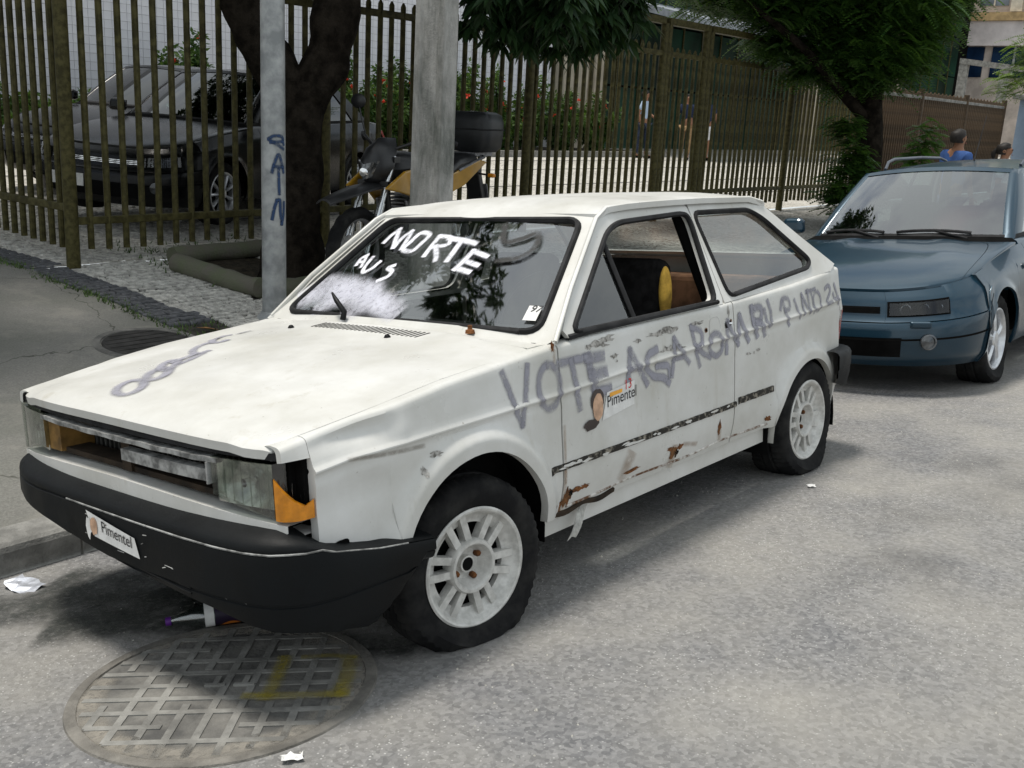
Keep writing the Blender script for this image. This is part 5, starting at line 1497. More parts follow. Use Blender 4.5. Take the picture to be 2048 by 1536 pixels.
    # greenhouse
    L.gpatch('windscreen', gc('f', 0, .93, 10), T(.045, .95, 8), glass, root, -.004, True)
    L.gpatch('windscreen_seal', gc('f', 0, .945, 10), T(.02, .05, 1), RUBBER, root, .002, True)
    L.gpatch('roof_header', gc('f', 0, 1, 10), T(.94, 1.0, 2), paint, root, .001, True)
    G = []
    for sg in (-1, 1):
        MB().grid([[L.g(('f', .93), t, sg), L.g(('f', 1), t, sg, .004), L.g(('s', 0), t, sg), L.g(('s', S['ap']), t, sg)] for t in T(0, 1, 12)], flange=(.01, -sg * .01, 0)).build('windscreen_pillar', paint, root, 60)
    for nm, q0, q1 in S['panes']:
        L.gpatch(nm, gc('s', q0, q1, 5), T(.055, .93, 5), glass, root, -.010, fl=0)
    L.gpatch('window_sill', gc('s', S['ap'] * .2, 1, 12), T(-.01, .06, 1), RUBBER, root, .001)
    L.gpatch('roof_edge', gc('s', 0, 1, 14), T(.93, 1.0, 2), paint, root, .0)
    for q0, q1, mt in S['pillars']: L.gpatch('side_pillar', gc('s', q0, q1, 2), T(.0, 1.0, 8), paint if mt else RUBBER, root, .001)
    L.gpatch('rear_glass', gc('r', 0, .90, 8), T(.08, .92, 5), glass, root, -.004, True)
    L.gpatch('rear_frame', gc('r', 0, 1, 8), T(-.02, .09, 1), paint, root, .001, True)
    L.gpatch('rear_header', gc('r', 0, 1, 8), T(.91, 1.0, 1), paint, root, .001, True)
    L.gpatch('rear_pillar', gc('r', .89, 1, 2), T(0, 1, 6), paint, root, .002)
    # roof
    rows = []
    for q in frange(0, 1, 14):
        row = []
        for v in frange(-1, 1, 14):
            sg = 1 if v > 0 else -1
            e = L.g(('s', q), 1, 1); f = L.g(('f', abs(v)), 1, sg); r_ = L.g(('r', abs(v)), 1, sg)
            x = lerp(f.x, r_.x, q); y = v * e.y; z = lerp(e.z, e.z, q) + (.035 + .02 * math.sin(math.pi * q)) * (1 - abs(v) ** 2.2)
            row.append((x, y, z))
        rows.append(row)
    rf = MB().grid(rows, flange=(0, 0, -.01)).build('roof', paint, root, 60)
    # rear deck
    if not wagon:
        G = []
        for v in frange(-1, 1, 18):
            sg = 1 if v > 0 else -1; a = L.g(('r', abs(v)), 0, sg); c = L.pt(('r', abs(v) * RAD(90)), 1, sg)
            a = Vector((a.x, a.y * 1.05, a.z)); G.append([a.lerp(c, u) + Vector((0, 0, .02 * math.sin(math.pi * u) * (1 - v * v))) for u in T(0, 1, 6)])
        MB().grid(G, flange=(0, 0, -.02)).build('boot_lid', paint, root, 50)
    # shoulders between lower shell and glass
    for sg in (-1, 1):
        G = []
        for q in frange(0, 1, 20):
            bse = L.g(('s', q), -.005, sg, .001); x = bse.x
            p = L.pt(('s', clamp(x, xa, re_ - .02)), 1, sg); p.x = x
            G.append([p, p.lerp(bse, .5) + Vector((0, sg * .004, .006)), bse])
        MB().grid(G, flange=(0, -sg * .01, -.01)).build('shoulder', paint, root, 60)
    # inside and below
    z0 = S['zb'] + .03
    MB().span((xa - .2, -.66, z0), (wb + .5, .66, z0 + .08)).build('floor_pan', DARK, root)
    MB().span((xa - .15, -.62, z0 + .08), (.40, .62, .60)).build('engine_block', DARK, root)
    for cx, cz, rr in S['arch']:
        for sg in (-1, 1):
            pr = [(cx + (rr + .012) * math.cos(a), cz + (rr + .012) * math.sin(a)) for a in frange(-.1, math.pi + .1, 18)]
            mb = MB().grid([[(x, sg * y, z) for y in (.5, .65, S['w'][1][1] - .03)] for x, z in pr]); mb.add([(x, sg * .5, z) for x, z in pr], [tuple(range(len(pr)))]); mb.build('wheel_well', DARK, root, 60)
    MB().prism([(S['gb'][0] - .05, -.66, .55), (S['gb'][0] - .02, -.66, S['gb'][3] - .02), (S['gb'][0] + .30, -.66, S['gb'][3] - .03), (S['gb'][0] + .30, -.66, .55)], (0, 1.32, 0)).build('dashboard', SEATD, root)
    for y in (-.36, .36):
        b0 = MB(); b0.box((S['gb'][0] + 1.12, y, .85), (.13, .48, .62), Matrix.Rotation(.25, 3, 'Y'), .85); bev(b0.build('seat_back', SEATD, root), .04)
        b0 = MB(); b0.box((S['gb'][0] + 1.22, y, 1.22), (.09, .24, .16), Matrix.Rotation(.2, 3, 'Y'), .85); bev(b0.build('head_rest', SEATD, root), .03)
    b0 = MB(); b0.box((S['gb'][0] + 2.05, 0, .80), (.14, 1.2, .60), Matrix.Rotation(.25, 3, 'Y')); bev(b0.build('rear_seat', SEATD, root), .04)
    MB().span((S['gb'][0] + .2, -.70, .30), (wb + .4, -.68, S['gb'][3] - .06)).build('door_lining', DARK, root)
    MB().span((S['gb'][0] + .2, .68, .30), (wb + .4, .70, S['gb'][3] - .06)).build('door_lining', DARK, root)
    for sg in (-1, 1):
        for x in (0, wb): star_wheel(root, x, sg * (S['w'][2][1] - .125), S['wr'] - .012, S['wr'], S['wr'] - .108, sg > 0, S['spokes'], S['swide'], alloy)
    return L, bonnet_, rf

# --- metallic blue estate car
m, nt, b = nodes('metallic_blue_paint')
nt.links.new(mixc(nt, noise_fac(nt, 900, 2, .5, .4, .6), (.0015, .020, .038), (.004, .037, .066)), b.inputs['Base Color'])
b.inputs['Metallic'].default_value = .35; b.inputs['Roughness'].default_value = .35; b.inputs['Coat Weight'].default_value = .6; b.inputs['Coat Roughness'].default_value = .06
BLUE = m
LAMPCL = pm('clear_headlamp', (.10, .105, .11), .15, .5, var=.6, scale=14, coat=1.0)
LENS = glassmat('clear_lamp_cover', (.70, .74, .76), .0, .03)
GLASSB = glassmat('reflective_windscreen', (.45, .53, .51), .20, .03)
ARCHM = [(0, .30, .345), (2.54, .30, .345)]
SM = dict(wb=2.54, zb=.19, sill=.22, nf=2.45, cf=.62, cr=.35, tb=.60, xa=-.352, d0=.66, d1=1.72, d2=2.62, mx=.62, hl0=23, hl1=52, gr=19, in1=30, fog=43, wr=.305, spokes=5, swide=.42, ap=.075, rib=True, crown=.035, bow=.20,
    w=[(0, .80), (.12, .845), (.4, .868), (.62, .872), (.85, .845), (1, .775)], xf=[(0, -.82), (.12, -.875), (.36, -.895), (.55, -.885), (.66, -.84), (.85, -.815), (1, -.775)], xr=[(0, 3.5), (.3, 3.58), (1, 3.52)],
    zt=[(-.80, .665), (-.45, .735), (0, .815), (.5, .885), (1.2, .925), (3.5, .985)], arch=ARCHM,
    gb=(.60, 3.42, .745, .925, .985), gt=(1.22, 3.10, .585, 1.41, 1.455),
    panes=[('front_glass', .085, .315), ('rear_door_glass', .34, .62), ('load_glass', .66, .93)], pillars=[(.315, .342, 0), (.62, .662, 1), (.93, 1.0, 1)])
bcar = thing('estate_car', 'metallic blue estate car with roof rails parked behind the white hatchback', 'car', tilt(5.08, -.05, 0), (-ROLL, 0, 0))
LB, bbon, broof = loft_car(bcar, SM, BLUE, True, GLASSB, ALLOYB, LENS)
GREYR = pm('dark_grey_rail', (.10, .11, .13), .35, .4, var=.2)
for sg in (-1, 1):      # roof rails
    P = [(1.50, sg * .53, 1.44), (1.60, sg * .545, 1.50), (1.75, sg * .55, 1.525), (2.4, sg * .55, 1.54), (2.9, sg * .545, 1.535), (3.05, sg * .54, 1.51), (3.10, sg * .535, 1.46)]
    MB().tube(P, .013, 8).build('roof_rail', GREYR, bcar, 60)
MB().tube([(1.75, -.10, 1.46), (2.05, -.10, 1.86)], [.006, .002], 6).build('aerial', RUBBER, bcar)
for y0 in (-.50, .12):  # wipers
    pts = [LB.g(('f', abs(lerp(y0, y0 + .52, t)) / .745), .05 + .10 * t * (1 - t), 1 if lerp(y0, y0 + .52, t) > 0 else -1, .016) for t in frange(0, 1, 6)]
    MB().tube(pts, .011, 6).build('wiper', RUBBER, bcar, 60)
    q = LB.g(('f', abs(y0 + .02) / .745), -.02, 1 if y0 > 0 else -1, .012)
    MB().tube([q, pts[3]], .009, 6).build('wiper_arm', RUBBER, bcar, 60)
for sg in (-1, 1):
    c = LB.pt(('f', RAD(38)), .565, sg, .022); b0 = MB(); b0.box((0, 0, 0), (.03, .13, .045)); o = bev(b0.build('washer_cover', BLUE, bcar, None, c), .014, 3); o.rotation_euler = (0, 0, sg * RAD(-24))
    p = LB.pt(('s', .50), .80, sg, .004); MB().lathe([(.026, 0), (.022, .012), (.0005, .016)], 14, 'Y', (p.x, p.y - (.016 if sg < 0 else 0), p.z)).build('side_repeater', LAMPCL, bcar, 40)

# --- two black saloons in the courtyard
m, nt, b = nodes('black_paint')
b.inputs['Base Color'].default_value = (.0015, .0018, .0024, 1); b.inputs['Roughness'].default_value = .22; b.inputs['Specular IOR Level'].default_value = .30; b.inputs['Coat Weight'].default_value = .0; b.inputs['Coat Roughness'].default_value = .05
BLACKP = m
SS = dict(SM); SS.update(wb=2.60, cf=.50, nf=2.8, hl0=30, hl1=62, gr=26, xa=-.352, d0=.64, d1=1.66, d2=2.50, rib=False, arch=[(0, .30, .345), (2.60, .30, .345)], cr=.35, spokes=9, swide=.20, bow=.16,
    xf=[(0, -.80), (.12, -.85), (.36, -.87), (.55, -.86), (.66, -.80), (.85, -.775), (1, -.70)], xr=[(0, 3.42), (.3, 3.52), (.8, 3.50), (1, 3.44)],
    zt=[(-.80, .69), (-.45, .76), (0, .83), (.5, .89), (1.2, .925), (2.6, .96), (3.4, .965)], gb=(.55, 3.02, .745, .925, .975), gt=(1.22, 2.42, .57, 1.40, 1.39),
    panes=[('front_glass', .10, .42), ('rear_door_glass', .45, .86)], pillars=[(.42, .452, 0), (.86, 1.0, 1)], gbar=CHROME)
k1 = thing('saloon_car', 'near black saloon car parked just behind the fence bars', 'car', (3.35, 6.65, zcourt(6.65) + .08), (.03, 0, RAD(20)), 'black saloons behind the fence')
L1, _, _ = loft_car(k1, SS, BLACKP, False, GLASSD, ALLOYB, LENS)
MB().span((-.93, .0, .33), (-.925, .38, .44)).build('number_plate', PAPER, k1)
k2 = thing('saloon_car', 'second black saloon car, farther back beside the near one', 'car', (4.1, 9.1, zcourt(9.1) + .05), (.03, 0, RAD(20)), 'black saloons behind the fence')
loft_car(k2, SS, BLACKP, False, GLASSD, ALLOYB, LENS)
# ------------------------------------------------------------------ motorcycle (local: +x forward, z up)
YEL = pm('yellow_tank_paint', (.36, .19, .01), .35, var=.15, scale=6, coat=.8)
BLKP = pm('black_moto_plastic', (.012, .012, .013), .4, var=.3, scale=8, spec=.5)
GREYM = pm('grey_engine_metal', (.22, .22, .23), .45, .7, var=.3, scale=14)
SILV = pm('silver_fork', (.62, .63, .64), .25, .9, var=.12)
mo = thing('motorcycle', 'black and yellow trail motorcycle with black top box parked behind the concrete pole', 'motorcycle', (3.78, 3.46, zwalk(3.46) + .0), (0, 0, RAD(180 + 14)))
mo.scale = (1.06, 1.06, 1.06)
LEAN = mo
def moto_wheel(x, r, w, nm):
    ty = MB().lathe([(r - .085, w * .3), (r - .05, w * .5), (r - .015, w * .42), (r, w * .12), (r, -w * .12), (r - .015, -w * .42), (r - .05, -w * .5), (r - .085, -w * .3)], 48, 'Y', closed=True, fn=lambda k, j, a, h: (a - (.010 if (k % 3 == 0 and 2 <= j <= 5) else 0), h)).build('wheel', TYRE, mo, 40, (x, 0, r))
    MB().lathe([(r - .082, w * .32), (r - .10, w * .2), (r - .10, -w * .2), (r - .082, -w * .32)], 40, 'Y').build('rim', GREYM, ty, 40)
    MB().lathe([(.03, -.06), (.05, -.03), (.05, .03), (.03, .06)], 16, 'Y').build('hub', GREYM, ty, 40)
    for k in range(18):
        a = 2 * math.pi * k / 18; sg = 1 if k % 2 else -1
        MB().tube([(.045 * math.cos(a + .5 * sg), sg * .03, .045 * math.sin(a + .5 * sg)), ((r - .10) * math.cos(a), 0, (r - .10) * math.sin(a))], .003, 4).build('spoke', SILV, ty)
    MB().lathe([(.125, -.004), (.125, .004), (.085, .004), (.085, -.004)], 28, 'Y', (0, -.07, 0), True).build('brake_disc', STEEL, ty, 40)
    return ty
moto_wheel(.72, .335, .10, 'f'); moto_wheel(-.68, .315, .13, 'r')
ax = Vector((.72, 0, .335)); hd = Vector((.40, 0, 1.02))
for y in (-.10, .10):
    o = Vector((0, y, 0)); 
    MB().tube([ax + o, ax.lerp(hd, .52) + o], [.030, .028], 12).build('fork_slider', SILV if y > 0 else SILV, mo, 60)
    MB().tube([ax.lerp(hd, .50) + o, hd + o], .020, 12).build('fork_tube', SILV, mo, 60)
MB().box(hd + Vector((0, 0, -.02)), (.08, .26, .04)).build('fork_yoke', BLKP, mo)
MB().box(ax.lerp(hd, .72), (.07, .26, .04)).build('fork_yoke', BLKP, mo)
# beak mudguard
G = [[(lerp(1.12, .25, t), s * (.02 + .085 * math.sin(math.pi * (.15 + .7 * t))), .745 + .10 * math.sin(math.pi * t * .6) - .03 * s * s) for s in frange(-1, 1, 6)] for t in frange(0, 1, 10)]
bev(MB().grid(G, flange=(0, 0, -.012)).build('front_mudguard', BLKP, mo, 50), .003)
# headlamp fairing
mb = MB(); G = []
for t, hw, z0, z1, x in ((0, .02, 1.14, 1.16, .46), (.25, .10, 1.0, 1.15, .56), (.6, .125, .88, 1.04, .63), (.85, .105, .80, .93, .61), (1, .04, .78, .82, .56)):
    G.append([(x - .10 * s * s, s * hw, lerp(z0, z1, .5) - (.0)) for s in frange(-1, 1, 8)])
fairing = MB().grid(G, flange=(-.10, 0, 0)).build('headlamp_fairing', BLKP, mo, 50)
G = [[(.655 - .06 * s * s - .012 * abs(q), s * lerp(.085, .05, (q + 1) / 2 * 0 + (1 - (q + 1) / 2)), .91 + q * .055 + .025 * abs(s)) for s in frange(-1, 1, 8)] for q in (-1, -.5, 0, .5, 1)]
hl = MB().grid(G, flange=(-.05, 0, 0)).build('headlamp', LAMPCL, mo, 50)
MB().lathe([(.035, .0), (.03, .012), (.0005, .016)], 16, 'X', (.64, 0, .91)).build('bulb_glass', CHROME, hl, 40)
# tank, shrouds, seat, tail
def blobz(name, secs, mat, n=16):
    G = []
    for x, y, w, zc, h, e in secs:
        G.append([(x, y + w * (abs(math.cos(a)) ** e) * (1 if math.cos(a) > 0 else -1), zc + h * (abs(math.sin(a)) ** e) * (1 if math.sin(a) > 0 else -1)) for a in [2 * math.pi * k / n for k in range(n + 1)]])
    mb = MB().grid(G)
    mb.add(G[0][:-1], [tuple(range(n))]); mb.add(G[-1][:-1], [tuple(range(n))])
    return mb.build(name, mat, mo, 50)
blobz('fuel_tank', [(.33, 0, .05, .92, .05, .8), (.28, 0, .12, .93, .10, .8), (.12, 0, .15, .94, .115, .8), (-.05, 0, .13, .92, .09, .8), (-.14, 0, .06, .89, .05, .8)], BLKP)
for s in (-1, 1):
    mb = MB(); poly = [(.62, .80), (.38, .92), (.10, .95), (-.06, .90), (.02, .76), (.20, .66), (.30, .74), (.44, .77)]
    G0 = [Vector((x, s * (.165 + .03 * math.sin((x + .1) * 3.5)), z)) for x, z in poly]
    mb.prism(G0, (0, -s * .03, 0)); bev(mb.build('tank_shroud', YEL, mo), .01)
    mb = MB(); mb.prism([(x, s * .15, z) for x, z in [(-.30, .86), (-.85, .98), (-.98, .96), (-.60, .78), (-.35, .72)]], (0, -s * .03, 0)); bev(mb.build('side_panel', YEL, mo), .01)
    mb = MB(); mb.prism([(x, s * .14, z) for x, z in [(.28, .70), (.14, .72), (.02, .48), (.10, .42), (.22, .52)]], (0, -s * .025, 0)); bev(mb.build('radiator_scoop', GREYM, mo), .008)
blobz('seat', [(.0, 0, .06, .92, .03, .7), (-.12, 0, .13, .91, .045, .6), (-.40, 0, .15, .90, .05, .6), (-.52, 0, .15, .95, .06, .6), (-.85, 0, .12, .98, .05, .6), (-.92, 0, .05, .98, .03, .7)], BLKP)
MB().tube([(-.50, -.14, .90), (-.95, -.13, 1.0), (-1.05, 0, 1.02), (-.95, .13, 1.0), (-.50, .14, .90)], .014, 8).build('grab_rail', GREYM, mo, 60)
mb = MB(); mb.box((-1.0, 0, .93), (.10, .12, .07)); bev(mb.build('tail_lamp', REDL, mo), .015)
mb = MB(); mb.prism([(-.95, -.07, .90), (-1.02, -.07, .90), (-1.14, -.07, .62), (-1.08, -.07, .60)], (0, .14, 0)); bev(mb.build('rear_mudguard', BLKP, mo), .008)
mb = MB(); mb.box((-1.125, 0, .70), (.012, .18, .14), Matrix.Rotation(.35, 3, 'Y')); mb.build('number_plate', GREYM, mo)
for s in (-1, 1): 
    MB().tube([(-.98, s * .05, .86), (-.99, s * .17, .85)], .008, 6).build('indicator_stalk', BLKP, mo)
    bev(MB().box((-.99, s * .19, .85), (.05, .06, .035)).build('indicator', AMBER, mo), .012)
# top box
mb = MB(); G = []
for z, k in ((1.04, .78), (1.08, .95), (1.18, 1.0), (1.28, 1.0), (1.34, .93), (1.365, .70)):
    G.append([(-1.0 + .19 * k * (abs(math.cos(a)) ** .45) * (1 if math.cos(a) > 0 else -1) + .0, .22 * k * (abs(math.sin(a)) ** .45) * (1 if math.sin(a) > 0 else -1), z) for a in [2 * math.pi * q / 32 for q in range(33)]])
mb.grid(G); mb.add(G[-1][:-1], [tuple(range(32))]); mb.add(G[0][:-1], [tuple(range(32))])
tb_ = mb.build('top_box', pm('black_top_box', (.018, .019, .02), .38, var=.25, scale=8), mo, 50)
MB().tube([(-1.0 + .193 * (abs(math.cos(a)) ** .45) * (1 if math.cos(a) > 0 else -1), .223 * (abs(math.sin(a)) ** .45) * (1 if math.sin(a) > 0 else -1), 1.225) for a in [2 * math.pi * q / 32 for q in range(33)]], .006, 6, False).build('seam', RUBBER, tb_, 60)
MB().lathe([(.03, 0), (.028, .004), (.0005, .005)], 16, 'Z', (-.98, 0, 1.366)).build('badge', CHROME, tb_)
MB().box((-.98, 0, 1.02), (.30, .22, .03)).build('rack', GREYM, mo)
# engine, frame, exhaust, bars
mb = MB(); mb.box((.0, 0, .42), (.40, .26, .26)); bev(mb.build('crankcase', GREYM, mo), .05, 3)
for k in range(7): bev(MB().box((.10, 0, .56 + k * .028), (.20, .21, .014)).build('cooling_fin', GREYM, mo), .004)
MB().tube([(.38, 0, .95), (.30, 0, .60), (.22, 0, .32), (-.25, 0, .28), (-.35, 0, .60), (-.1, 0, .82), (.38, 0, .95)], .026, 8).build('frame', BLKP, mo, 60)
MB().tube([(.20, -.06, .58), (.30, -.08, .45), (.20, -.11, .30), (-.10, -.14, .32), (-.40, -.15, .52), (-.55, -.16, .66)], .022, 8).build('exhaust_pipe', STEEL, mo, 60)
MB().tube([(-.50, -.17, .62), (-.95, -.17, .84)], [.05, .055], 14).build('silencer', BLKP, mo, 40)
for s in (-1, 1): MB().tube([(-.30, s * .09, .38), (-.68, s * .10, .315)], .025, 8).build('swing_arm', GREYM, mo, 60)
MB().tube([(.05, -.40, 1.13), (.22, -.30, 1.17), (.36, -.10, 1.08), (.36, .10, 1.08), (.22, .30, 1.17), (.05, .40, 1.13)], .013, 8).build('handlebar', BLKP, mo, 60)
for s in (-1, 1):
    MB().tube([(.14, s * .345, 1.15), (.03, s * .41, 1.125)], .020, 10).build('grip', RUBBER, mo, 60)
    MB().tube([(.20, s * .29, 1.17), (.22, s * .31, 1.27), (.18, s * .36, 1.36)], .006, 6).build('mirror_stalk', BLKP, mo, 60)
    mb = MB(); mb.lathe([(.0005, -.012), (.045, -.010), (.055, .0), (.045, .010), (.0005, .012)], 16, 'X'); me = mb.mesh('mirror', 50)
    o = obj('mirror', me, BLKP, mo, (.18, s * .37, 1.40)); o.scale = (1, 1.25, 1)
MB().tube([(-.05, .12, .30), (-.12, .30, .02)], .012, 6).build('side_stand', GREYM, mo, 60)
MB().tube([(.22, -.14, 1.10), (-.02, -.17, .985)], .007, 6).build('brake_hose', RUBBER, mo)

# ------------------------------------------------------------------ people
SKIN = pm('skin_brown', (.26, .13, .075), .6, var=.1)
HAIR = pm('dark_hair', (.015, .012, .010), .6, var=.3, scale=30)
def skinmesh(name, joints, edges, mat, parent, root=0, lvl=2):
    me = bpy.data.meshes.new(name); me.from_pydata([j[0] for j in joints], edges, [])
    o = obj(name, me, mat, parent)
    md = o.modifiers.new('skin', 'SKIN'); md.use_smooth_shade = True
    for i, j in enumerate(joints):
        sv = me.skin_vertices[0].data[i]; r = j[1]; sv.radius = r if hasattr(r, '__len__') else (r, r); sv.use_root = (i == root)
    md2 = o.modifiers.new('sub', 'SUBSURF'); md2.levels = lvl; md2.render_levels = lvl
    return o
def person(loc, rz, h, label, shirt, trousers, pose='stand', skin=None, hairlen=0, legmat=None):
    """faces local -y"""
    t = thing('person', label, 'person', loc, (0, 0, rz)); k = h / 1.72; t.scale = (k, k, k); skin = skin or SKIN
    ra = [(.19, 0, 1.42), (.27, -.03, 1.16), (.26, -.16, .94)]; la = [(-.19, 0, 1.42), (-.27, .0, 1.15), (-.25, -.10, .92)]
    if pose == 'phone': ra = [(.20, 0, 1.42), (.31, -.10, 1.20), (.155, -.13, 1.50)]
    if pose == 'walk': la = [(-.19, 0, 1.42), (-.25, .10, 1.16), (-.24, .04, .93)]; ra = [(.19, 0, 1.42), (.25, -.08, 1.16), (.24, -.28, 1.02)]
    fl, bl = ((-.12, .12) if pose == 'walk' else (-.01, .01))
    J = [((0, 0, .95), (.15, .11)), ((0, .0, 1.18), (.145, .10)), ((0, .0, 1.40), (.15, .095)), ((0, 0, 1.50), .06), ((0, -.01, 1.56), .055), ((0, -.015, 1.63), (.075, .092)), ((0, -.015, 1.70), (.06, .075)),
         (ra[0], .052), (ra[1], .042), (ra[2], .030), (la[0], .052), (la[1], .042), (la[2], .030),
         ((.09, fl * .4, .86), .082), ((.095, fl * .6 - .02, .48), .058), ((.095, fl + .03 * (fl < 0), .09), .042), ((-.09, bl * .4, .86), .082), ((-.095, bl * .6 - .02, .48), .058), ((-.095, bl + .03, .09), .042),
         ((.10, fl - .13, .035), .030), ((-.10, bl - .11, .035), .030), ((0, -.105, 1.615), .018)]
    E_ = [(0, 1), (1, 2), (2, 3), (3, 4), (4, 5), (5, 6), (2, 7), (7, 8), (8, 9), (2, 10), (10, 11), (11, 12), (0, 13), (13, 14), (14, 15), (0, 16), (16, 17), (17, 18), (15, 19), (18, 20), (5, 21)]
    skinmesh('body', J, E_, skin, t)
    for s, wr, el in ((1, Vector(ra[2]), Vector(ra[1])), (-1, Vector(la[2]), Vector(la[1]))):      # hands: palm and five fingers
        d = (wr - el).normalized(); sd = d.orthogonal().normalized()
        HJ = [(wr, .030), (wr + d * .05, (.038, .018)), (wr + d * .09, (.040, .016))]; HE = [(0, 1), (1, 2)]
        for q, L_ in enumerate((.065, .075, .07, .055)):
            p = wr + d * .09 + sd * (.027 - .018 * q); i = len(HJ)
            HJ += [(p + d * L_ * .5, .0085), (p + d * L_ * .95 + sd.cross(d) * .015, .0075)]; HE += [(2, i), (i, i + 1)]
        i = len(HJ); HJ += [(wr + d * .05 + sd * .05, .010), (wr + d * .09 + sd * .06, .008)]; HE += [(1, i), (i, i + 1)]
        skinmesh('hand', HJ, HE, skin, t, lvl=1)
    e1, e2 = Vector(ra[0]).lerp(Vector(ra[1]), .75), Vector(la[0]).lerp(Vector(la[1]), .75)
    skinmesh('shirt', [((0, 0, .90), (.165, .125)), ((0, 0, 1.18), (.163, .118)), ((0, 0, 1.40), (.165, .112)), ((0, 0, 1.475), (.085, .08)), (ra[0], .072), (e1, .060), (la[0], .072), (e2, .060)], [(0, 1), (1, 2), (2, 3), (2, 4), (4, 5), (2, 6), (6, 7)], shirt, t)
    zk = .12 if legmat is None else .50
    skinmesh('trousers', [((0, 0, .93), (.158, .118)), ((.09, fl * .4, .84), .095), ((.095, fl * .6 - .02, .48), .072), ((.095, fl * .95, zk), .060), ((-.09, bl * .4, .84), .095), ((-.095, bl * .6 - .02, .48), .072), ((-.095, bl * .95, zk), .060)], [(0, 1), (1, 2), (2, 3), (0, 4), (4, 5), (5, 6)], trousers, t)
    G = [[(.092 * math.sin(u) * math.cos(w), .022 + .104 * math.sin(u) * math.sin(w) - .02 * (math.cos(u) > .6), 1.650 + .098 * math.cos(u) * (1 if u < 1.57 else 1.15)) for w in frange(0, 2 * math.pi, 20)] for u in frange(.01, 2.35, 12)]
    G = [[(x, y if not (z < 1.665 and y < -.02) else -.02 - (y + .02) * .0, z) for x, y, z in row] for row in G]
    MB().grid(G).build('hair', HAIR, t, 60)
    if hairlen: MB().tube([(0, .11, 1.64), (0, .15, 1.58), (0, .14, 1.48)], [.03, .04, .015], 8).build('tied_hair', HAIR, t, 60)
    for s in (-1, 1): MB().lathe([(.004, 0), (.020, .004), (.024, .0), (.012, -.004)], 10, 'X', (s * .088, .0, 1.62)).build('ear', skin, t, 60)
    for s in (-1, 1): MB().lathe([(.0005, -.006), (.010, -.003), (.012, .002)], 10, 'Y', (s * .030, -.100, 1.645)).build('eye', HAIR, t, 60)
    MB().tube([(-.025, -.103, 1.575), (0, -.108, 1.573), (.025, -.103, 1.575)], .006, 6).build('mouth', pm('lip', (.25, .09, .07), .5), t, 60)
    for s, f in ((1, fl), (-1, bl)): 
        mb = MB(); mb.box((s * .097, f - .05, .035), (.09, .26, .07), None, .85); bev(mb.build('shoe', DARK, t), .02)
    return t
BLUESH = pm('blue_shirt', (.03, .075, .22), .85, var=.2, scale=10)
PALESH = pm('pale_blouse', (.62, .60, .64), .85, var=.1, scale=10)
NAVY = pm('navy_cloth', (.015, .025, .06), .85, var=.2, scale=10)
WHITEC = pm('white_cloth', (.70, .70, .72), .85, var=.08, scale=10)
JEAN = pm('jeans', (.03, .04, .07), .9, var=.3, scale=10)
KHAKI = pm('tan_cloth', (.28, .18, .09), .9, var=.2, scale=10)
person((11.3, 1.55, zwalk(1.55)), RAD(60), 1.68, 'person in a blue shirt with a hand raised to the ear beyond the blue car', BLUESH, JEAN, 'phone')
person((12.6, 1.35, zwalk(1.35)), RAD(10), 1.56, 'person in a pale top with tied-back hair beyond the blue car', PALESH, JEAN, 'stand', hairlen=1)
person((21.4, 12.8, zcourt(12.8)), RAD(20), 1.70, 'person in a pale blue top walking in the courtyard, leftmost behind the fence', pm('light_blue_top', (.38, .48, .62), .85, var=.1), JEAN, 'walk')
person((22.9, 12.4, zcourt(12.4)), RAD(-60), 1.70, 'person in a navy top reaching out an arm in the courtyard', NAVY, KHAKI, 'walk')
person((23.6, 12.2, zcourt(12.2)), RAD(-30), 1.74, 'person in navy top and white shorts nearest the fence gate post', NAVY, WHITEC, 'stand', legmat=1)
# ------------------------------------------------------------------ trees and plants
BARK = pm('dark_bark', (.016, .013, .010), .97, var=.5, scale=9, bmp=1.0, bscale=26, spec=.05)
def leafmat(name, ca, cb, trans=.35):
    m, nt, b = nodes(name)
    oi = N(nt, 'ShaderNodeNewGeometry')
    c = mixc(nt, oi.outputs['Random Per Island'], ca, cb)
    nt.links.new(c, b.inputs['Base Color']); b.inputs['Roughness'].default_value = .5; b.inputs['Specular IOR Level'].default_value = .35
    tr = N(nt, 'ShaderNodeBsdfTranslucent'); nt.links.new(mixc(nt, .5, c, (.10, .16, .01)), tr.inputs['Color'])
    mxs = N(nt, 'ShaderNodeMixShader'); mxs.inputs[0].default_value = trans
    nt.links.new(b.outputs[0], mxs.inputs[1]); nt.links.new(tr.outputs[0], mxs.inputs[2]); nt.links.new(mxs.outputs[0], nt.nodes['Material Output'].inputs['Surface'])
    return m
LF1 = leafmat('dark_glossy_leaf', (.012, .034, .012), (.026, .060, .018), .15)
LF2 = leafmat('feathery_leaf', (.028, .085, .020), (.075, .165, .028), .4)
LF3 = leafmat('fresh_yellow_green_leaf', (.09, .17, .02), (.17, .25, .04), .4)
LF4 = leafmat('shrub_leaf', (.030, .085, .018), (.10, .17, .035), .35)
FLW = pm('red_flower', (.60, .06, .03), .6, var=.3, scale=30)
def leaf(V, F, p, d, n, L, w):
    s = d.cross(n)
    if s.length < 1e-5: s = d.orthogonal()
    s.normalize(); b = len(V)
    V += [tuple(p), tuple(p + d * L * .45 + s * w * .5 - n * L * .02), tuple(p + d * L * .5 - n * L * .10), tuple(p + d * L * .45 - s * w * .5 - n * L * .02), tuple(p + d * L - n * L * .16)]
    F += [(b, b + 1, b + 2), (b, b + 2, b + 3), (b + 1, b + 4, b + 2), (b + 2, b + 4, b + 3)]
